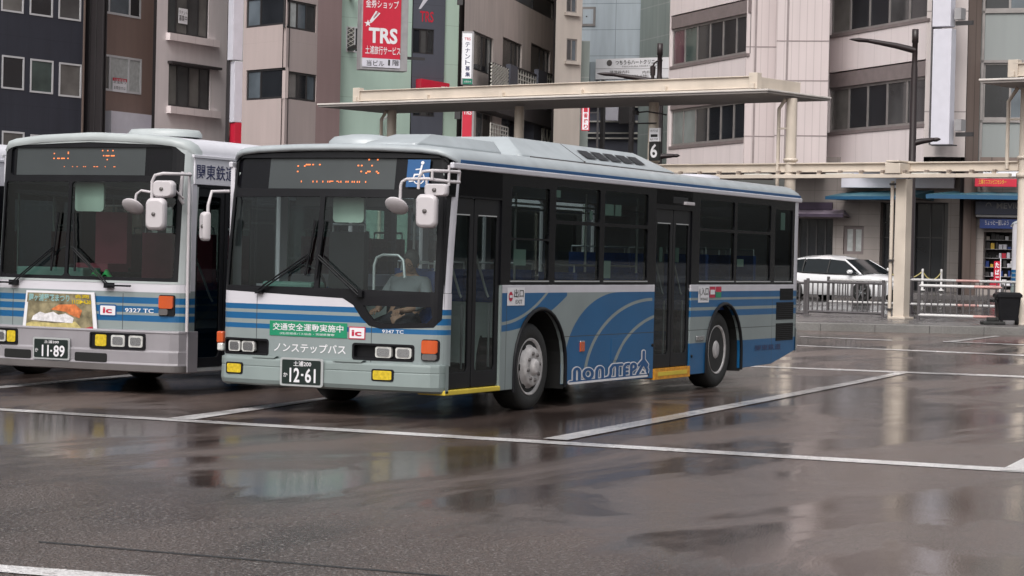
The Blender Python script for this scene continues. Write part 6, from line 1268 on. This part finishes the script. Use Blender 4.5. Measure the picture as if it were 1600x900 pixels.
# ------------------------------------------------------------ street lamps
def lamp(label, px, py_top, d, arms, rz, py_b=420):
    A = PT(px, 300, d); z0 = gz(A.x, A.y) + .15; r = thing('street_lamp', label, 'street lamp', (A.x, A.y, z0), rz, 'dark brown street lamps')
    top = PT(px + 4, py_top, d).z - z0; q = MB(); q.lathe([(0, .16), (.06, .16), (.08, .12), (3.0, .11), (3.02, .10), (top - 1.0, .082), (top - .9, .07), (top - .35, .07), (top - .34, .085), (top, .085), (top + .01, .0005)], 'lamp_brown', (0, 0, 0), 'z', 14); q.build('pole', r)
    for L, zz, rise, hd in arms:
        s = 1 if L > 0 else -1; q = MB(); q.tube([(0, 0, zz), (L * .3, 0, zz + rise * .45), (L * .68, 0, zz + rise * .85), (L * .76, 0, zz + rise * .9)], [.085, .075, .055, .045], 'lamp_brown', 8); a_ = q.build('arm', r)
        q = MB(); h0 = L * .68; q.grid([[Vector((h0 + (L - h0) * t, w * cos(an), zz + rise * (.86 + .14 * t) + .05 * sin(an) * k)) for an in [2 * pi * j / 12 for j in range(12)]] for t, w, k in ((0, .03, .5), (.15, .08, 1), (.55, .11, 1.1), (.85, .08, .6), (1, .01, .1))], 'lamp_brown', True, True, True, True); q.build('lamp_head', a_)
    return r
lr = atan2(RH.y, RH.x)
d1_ = 58.0; zz = lambda x, y, d: PT(x, y, d).z
A = PT(1426, 80, d1_); z0 = gz(A.x, A.y) + .15
l1 = lamp('brown street lamp with a long left arm, behind the thick free post at the right', 1424, 46, d1_, ((-103 * d1_ / F_PX, zz(1427, 79, d1_) - z0, .25, 1), (44 * d1_ / F_PX, zz(1427, 224, d1_) - z0, .12, 1)), lr)
d2_ = 66.0; A = PT(1026, 130, d2_); z0 = gz(A.x, A.y) + .15
l2 = lamp('brown street lamp behind the numbered canopy column, its arm reaching left above the roof', 1026, 68, d2_, ((-98 * d2_ / F_PX, zz(1028, 129, d2_) - z0, .22, 1), (35 * d2_ / F_PX, zz(1028, 245, d2_) - z0, .05, 1)), lr)
p = PT(1020, 112, 62); q = MB(); q.tube([(p.x, p.y, gz(p.x, p.y)), (p.x, p.y, PT(1020, 103, 62).z)], .05, 'lamp_brown', 8); q.tube([(p.x, p.y, PT(1020, 104, 62).z), (p.x + .04, p.y, PT(1022, 99, 62).z), (p.x + .15, p.y, PT(1024, 95, 62).z)], .025, 'lamp_brown', 6); q.lathe([(PT(1020, 118, 62).z, .07), (PT(1020, 104, 62).z, .08)], 'lamp_brown', (p.x, p.y, 0), 'z', 10); tag(q.build('speaker_pole'), 'thin dark pole with hooked tip, just left of the lamp behind the numbered column', 'pole')

# ------------------------------------------------------------ railings, bollards, bin on the island
mat('rail_grey', (.10, .092, .096), .4, .3); mat('rail_white', (.55, .54, .54), .35, var=.1, scale=30); mat('rail_pink', (.50, .28, .26), .4); mat('chain_yellow', (.45, .38, .14), .5)
def rail(name, label, x0, x1, d0, d1, yt, yb, ybase, nb, mt='rail_grey', striped=False, group=None, mid=True):
    A, B = PT(x0, 460, d0), PT(x1, 460, d1); A = Vector((A.x, A.y, gz(A.x, A.y) + (.184 if min(d0, d1) < 57 else .01))); B = Vector((B.x, B.y, A.z)); e = B - A; L = e.length; rz = atan2(e.y, e.x)
    r = thing(name, label, 'railing', A, rz, group); zt = PT(x0, yt, d0).z - A.z; zb_ = PT(x0, yb, d0).z - A.z
    for u in (0, L): q = MB(); q.box(u - .034, u + .034, -.03, .03, 0, zt + .08, 'rail_grey'); q.box(u - .08, u + .08, -.07, .07, 0, .02, 'rail_grey'); q.build('post', r, .01)
    for z in (zt, zb_):
        q = MB()
        if striped:
            n = int(L / .55)
            for k in range(n): a, c = L * k / n, L * (k + 1) / n; q.tube([(a, 0, z), (c, 0, z)], .035, 'rail_pink' if k % 5 == 2 else 'rail_white', 8)
        else: q.tube([(0, 0, z), (L, 0, z)], .03, mt, 8)
        q.build('rail', r)
    for k in range(1, nb): u = L * k / nb; q = MB(); q.box(u - .014, u + .014, -.012, .012, zb_ + .02, zt - .02, 'rail_grey'); q.build('baluster', r, normals=False)
    return r
rail('railing', 'grey railing section directly in front of the white car', 1262, 1380, 54.6, 53.6, 440, 486, 497, 15)
rail('railing', 'railing section behind the first, nearer the white car, with pale lower bar', 1294, 1402, 56.4, 55.8, 437, 471, 475, 12, 'rail_white')
rail('railing', 'low barrier with red and white striped bars between the thick post and the black bin', 1436, 1566, 52.4, 51.6, 446, 492, 500, 13, striped=True)
rail('railing', 'taller barrier with red and white striped bars behind the low one', 1422, 1640, 56.0, 55.0, 437, 475, 486, 16, striped=True)
rail('railing', 'grey railing end partly hidden by the rear corner of the wave-painted bus', 1180, 1258, 55.4, 54.7, 440, 486, 497, 9)
def ch_post(px, label): 
    A = PT(px, 430, 83); z0 = gz_d(80) + .15; q = MB(); q.lathe([(0, .13), (.04, .13), (.06, .045), (.68, .045), (.72, .05), (.78, .04), (.8, .0005)], 'rail_white', (0, 0, 0), 'z', 12); o = q.build('bollard'); o.location = (A.x, A.y, z0 + .12); return tag(o, label, 'bollard', 'white chain posts by the arcade')
bp_ = [ch_post(x, l) for x, l in ((1387, 'white chain post left of the thick cream post'), (1441.5, 'white chain post just right of the brown lamp pole'), (1471, 'white chain post farthest right by the arcade pillar'))]
for i, (a, c, l) in enumerate(((0, 1, 'yellow chain drooping behind the thick cream post'), (1, 2, 'yellow chain drooping between the two right-hand white posts'))):
    P0, P1 = bp_[a].location + Vector((0, 0, .70)), bp_[c].location + Vector((0, 0, .70)); q = MB()
    q.tube([P0.lerp(P1, t / 14) - Vector((0, 0, .30 * (1 - (2 * t / 14 - 1) ** 2))) for t in range(15)], .022, 'chain_yellow', 6); tag(q.build('chain'), l, 'chain', 'chains between white posts')
A = PT(1574, 480, 51.3); r = thing('litter_bin', 'black wheeled bin standing on the island at the right end of the striped barrier', 'bin', (A.x, A.y, gz(A.x, A.y) + .185), lr)
q = MB(); q.grid([[Vector((u * k, v * k, z)) for u, v in rrect(-.26, .26, -.24, .24, .05)] for z, k in ((.10, .8), (.2, .85), (.62, 1.0))], 'black_trim', True, False, True, True); q.build('body', r)
q = MB(); q.grid([[Vector((u * k, v * k, z)) for u, v in rrect(-.29, .29, -.27, .27, .05)] for z, k in ((.62, 1), (.68, 1), (.73, .8))], 'black_trim', True, False, True, True); q.box(-.36, -.28, -.2, .2, .5, .56, 'black_trim'); q.build('lid', r)
for x in (-.22, .22): q = MB(); q.lathe([(-.03, .09), (.03, .09)], 'rubber', (x, 0, .09), 'x', 14); q.build('wheel', r)
A = PT(1549, 505, 51.2); q = MB(); q.box(-.22, .28, -.2, .2, 0, .07, 'rubber'); q.box(-.1, .1, -.08, .08, .07, .16, 'rubber'); o = q.build('sign_base', None, .02); o.location = (A.x, A.y, gz(A.x, A.y) + .185); o.rotation_euler = (0, 0, lr); tag(o, 'black rubber weight block on the island kerb left of the bin', 'base')

# ------------------------------------------------------------ white car on the road
mat('car_white', (.72, .72, .74), .22, var=.02, coat=1.0); mat('car_glass', (.012, .015, .017), .1, var=.1, spec=.35); mat('car_black', (.012, .012, .013), .4)
def make_car():
    A = PT(1372, 468, 75.0); hd = lr + radians(-46)      # nose swings toward the viewer
    r = thing('parked_car', 'white compact hatchback on the road beyond the railing', 'car', (A.x, A.y, gz(A.x, A.y) + .01), hd)
    # local: x forward, y left, front axle at x=0
    # stations: x, halfwidth, sill z, belt z, crown
    st = [(.88, .45, .30, .55, .60), (.84, .66, .22, .62, .68), (.70, .80, .18, .70, .78), (.45, .845, .18, .78, .88), (.0, .86, .18, .84, .96), (-.40, .865, .18, .88, 1.02), (-.75, .865, .18, .90, 1.03), (-1.8, .865, .18, .93, 1.0), (-2.9, .86, .18, .97, 1.02), (-3.4, .82, .22, .98, 1.03), (-3.62, .70, .28, .95, 1.0)]
    rows = []
    for x, w, zs, zb, zc in st:
        h = [(w * .93, zs), (w, zs + .12), (w * 1.0, (zs + zb) / 2), (w * .985, zb - .06), (w * .93, zb), (w * .7, zb + (zc - zb) * .6), (w * .35, zb + (zc - zb) * .92), (0, zc)]
        ring = [Vector((x - .10 * (abs(y) / max(w, .1)) ** 2 * (x > .6), y, z)) for y, z in h] + [Vector((x - .10 * (abs(y) / max(w, .1)) ** 2 * (x > .6), -y, z)) for y, z in reversed(h[:-1])]
        rows.append(ring)
    q = MB(); q.grid(rows, 'car_white', False, True); q.add(rows[0], [tuple(range(15))], 'car_white'); q.add(rows[-1], [tuple(range(15))], 'car_white'); q.build('body', r)
    # greenhouse
    gh = [(.02, .72, 1.0, .9), (-.95, .66, 1.46, 0), (-1.6, .665, 1.53, 0), (-2.6, .65, 1.51, 0), (-3.1, .62, 1.42, 0), (-3.55, .68, 1.02, 0)]
    q = MB(); rt = [(-.88, .60, 1.45), (-1.3, .62, 1.545), (-1.9, .63, 1.585), (-2.6, .62, 1.55), (-3.1, .58, 1.46), (-3.25, .54, 1.38)]
    q.grid([[Vector((x + .06 * (1 - (k / 4) ** 2) * (i == 0), w * k / 4, z - .10 * (abs(k) / 4) ** 2)) for k in range(-4, 5)] for i, (x, w, z) in enumerate(rt)], 'car_white'); q.grid([[Vector((x, s * w, z - .10)), Vector((x, s * (w + .02), z - .15))] for s in (1,) for x, w, z in rt], 'car_white'); q.grid([[Vector((x, -w, z - .10)), Vector((x, -w - .02, z - .15))] for x, w, z in rt], 'car_white'); q.build('roof', r)
    for s in (1, -1):
        q = MB(); q.tube([(-.10, s * .80, .93), (-.45, s * .74, 1.17), (-.86, s * .625, 1.405)], .035, 'car_white', 6); q.build('pillar', r); q = MB(); q.tube([(-3.25, s * .56, 1.36), (-3.5, s * .70, 1.0)], .07, 'car_white', 6); q.build('pillar', r)
        for pts in ([(-.25, .80, .93), (-.80, .665, 1.37), (-1.38, .665, 1.425), (-1.38, .835, .935)], [(-1.44, .835, .935), (-1.44, .665, 1.425), (-2.35, .66, 1.425), (-2.40, .825, .955)], [(-2.46, .825, .955), (-2.42, .655, 1.425), (-3.05, .60, 1.36), (-3.3, .72, 1.0)]):
            q = MB(); q.quad([(x, s * y, z) for x, y, z in pts], 'car_glass'); q.build('side_window', r)
        q = MB(); q.tube([(-.2, s * .82, .92), (-1.4, s * .85, .93), (-2.4, s * .84, .95), (-3.3, s * .76, .99)], .022, 'car_black', 6); [q.tube([(x, s * .84, .94), (x, s * .67, 1.43)], .022, 'car_black', 6) for x in (-1.41, -2.43)]; q.build('window_trim', r)
        q = MB(); q.grid([[Vector((-.42 + .09 * cos(a) * k, s * (.95 + .02 * j), 1.0 + .075 * sin(a) * k)) for a in [2 * pi * i / 12 for i in range(12)]] for j, k in ((-4, .7), (-2, 1), (2, 1), (4, .6))], 'car_white', True, True, True, True); q.build('door_mirror', r)
        q = MB(); q.add([Vector(p) for p in ((.74, s * .50, .66), (.60, s * .74, .64), (.28, s * .835, .74), (.20, s * .80, .82), (.50, s * .62, .80))] + [Vector(p) for p in ((.80, s * .50, .64), (.66, s * .77, .62), (.30, s * .865, .73), (.22, s * .83, .84), (.52, s * .64, .82))], [(5, 6, 7, 8, 9), (0, 1, 6, 5), (1, 2, 7, 6), (2, 3, 8, 7), (3, 4, 9, 8), (4, 0, 5, 9)], 'clear_lens'); q.build('headlight', r)
        for x in (0, -2.72):
            q = MB(); q.lathe([(-s * .20, .24), (-s * .20, .31), (0, .315), (s * .012, .29), (0, .23)], 'rubber', (x, s * .872, .315), 'y', 28); t = q.build('wheel', r)
            q = MB(); q.lathe([(0, .23), (-s * .03, .20), (-s * .05, .20), (-s * .055, .0005)], 'grey_lens', (x, s * .872, .315), 'y', 24)
            for k in range(7): a = 2 * pi * k / 7; T = Matrix.Translation((x, s * .872 + s * .012, .315)) @ Matrix.Rotation(a, 4, 'Y'); q.box(-.022, .022, -.03, .006, .03, .215, 'chrome', T)
            q.lathe([(-s * .02, .05), (s * .008, .05), (s * .01, .0005)], 'chrome', (x, s * .872, .315), 'y', 12); q.build('rim', t)
            q = MB(); q.lathe([(-.0, .355), (s * .004, .355), (s * .004, .0005)], 'car_black', (x, s * .868, .33), 'y', 28); q.build('wheel_arch', r)
    q = MB(); n = 6; q.grid([[Vector((-.04 - .82 * t + .10 * (1 - (k / 4) ** 2) * (1 - t * .5), (.76 - .16 * t) * k / 4, .975 + .46 * t)) for k in range(-4, 5)] for t in [i / n for i in range(n + 1)]], 'car_glass'); q.build('windscreen', r, normals=False)
    q = MB(); q.grid([[Vector((-3.28 - .28 * t, (.52 + .14 * t) * k / 3, 1.38 - .36 * t)) for k in range(-3, 4)] for t in (0, 1)], 'car_glass'); q.build('rear_window', r, normals=False)
    q = MB(); q.box(.80, .865, -.42, .42, .28, .42, 'car_black'); q.box(.82, .88, -.30, .30, .58, .63, 'car_black'); q.box(.875, .885, -.22, .22, .44, .54, 'decal_white'); q.build('grille', r, .01)
    q = MB(); q.tube([(-.30, .87, .7), (-1.4, .875, .72), (-2.4, .87, .74)], .008, 'car_black', 4); [q.box(x, x + .16, .865, .885, .78, .81, 'car_white') for x in (-1.35, -2.3)]; q.build('door_trim', r)
    q = MB(); q.box(-3.3, .6, -.7, .7, .16, .5, 'car_black'); q.build('chassis', r)
    r.scale = (1.04, 1.04, .955); return r
make_car()
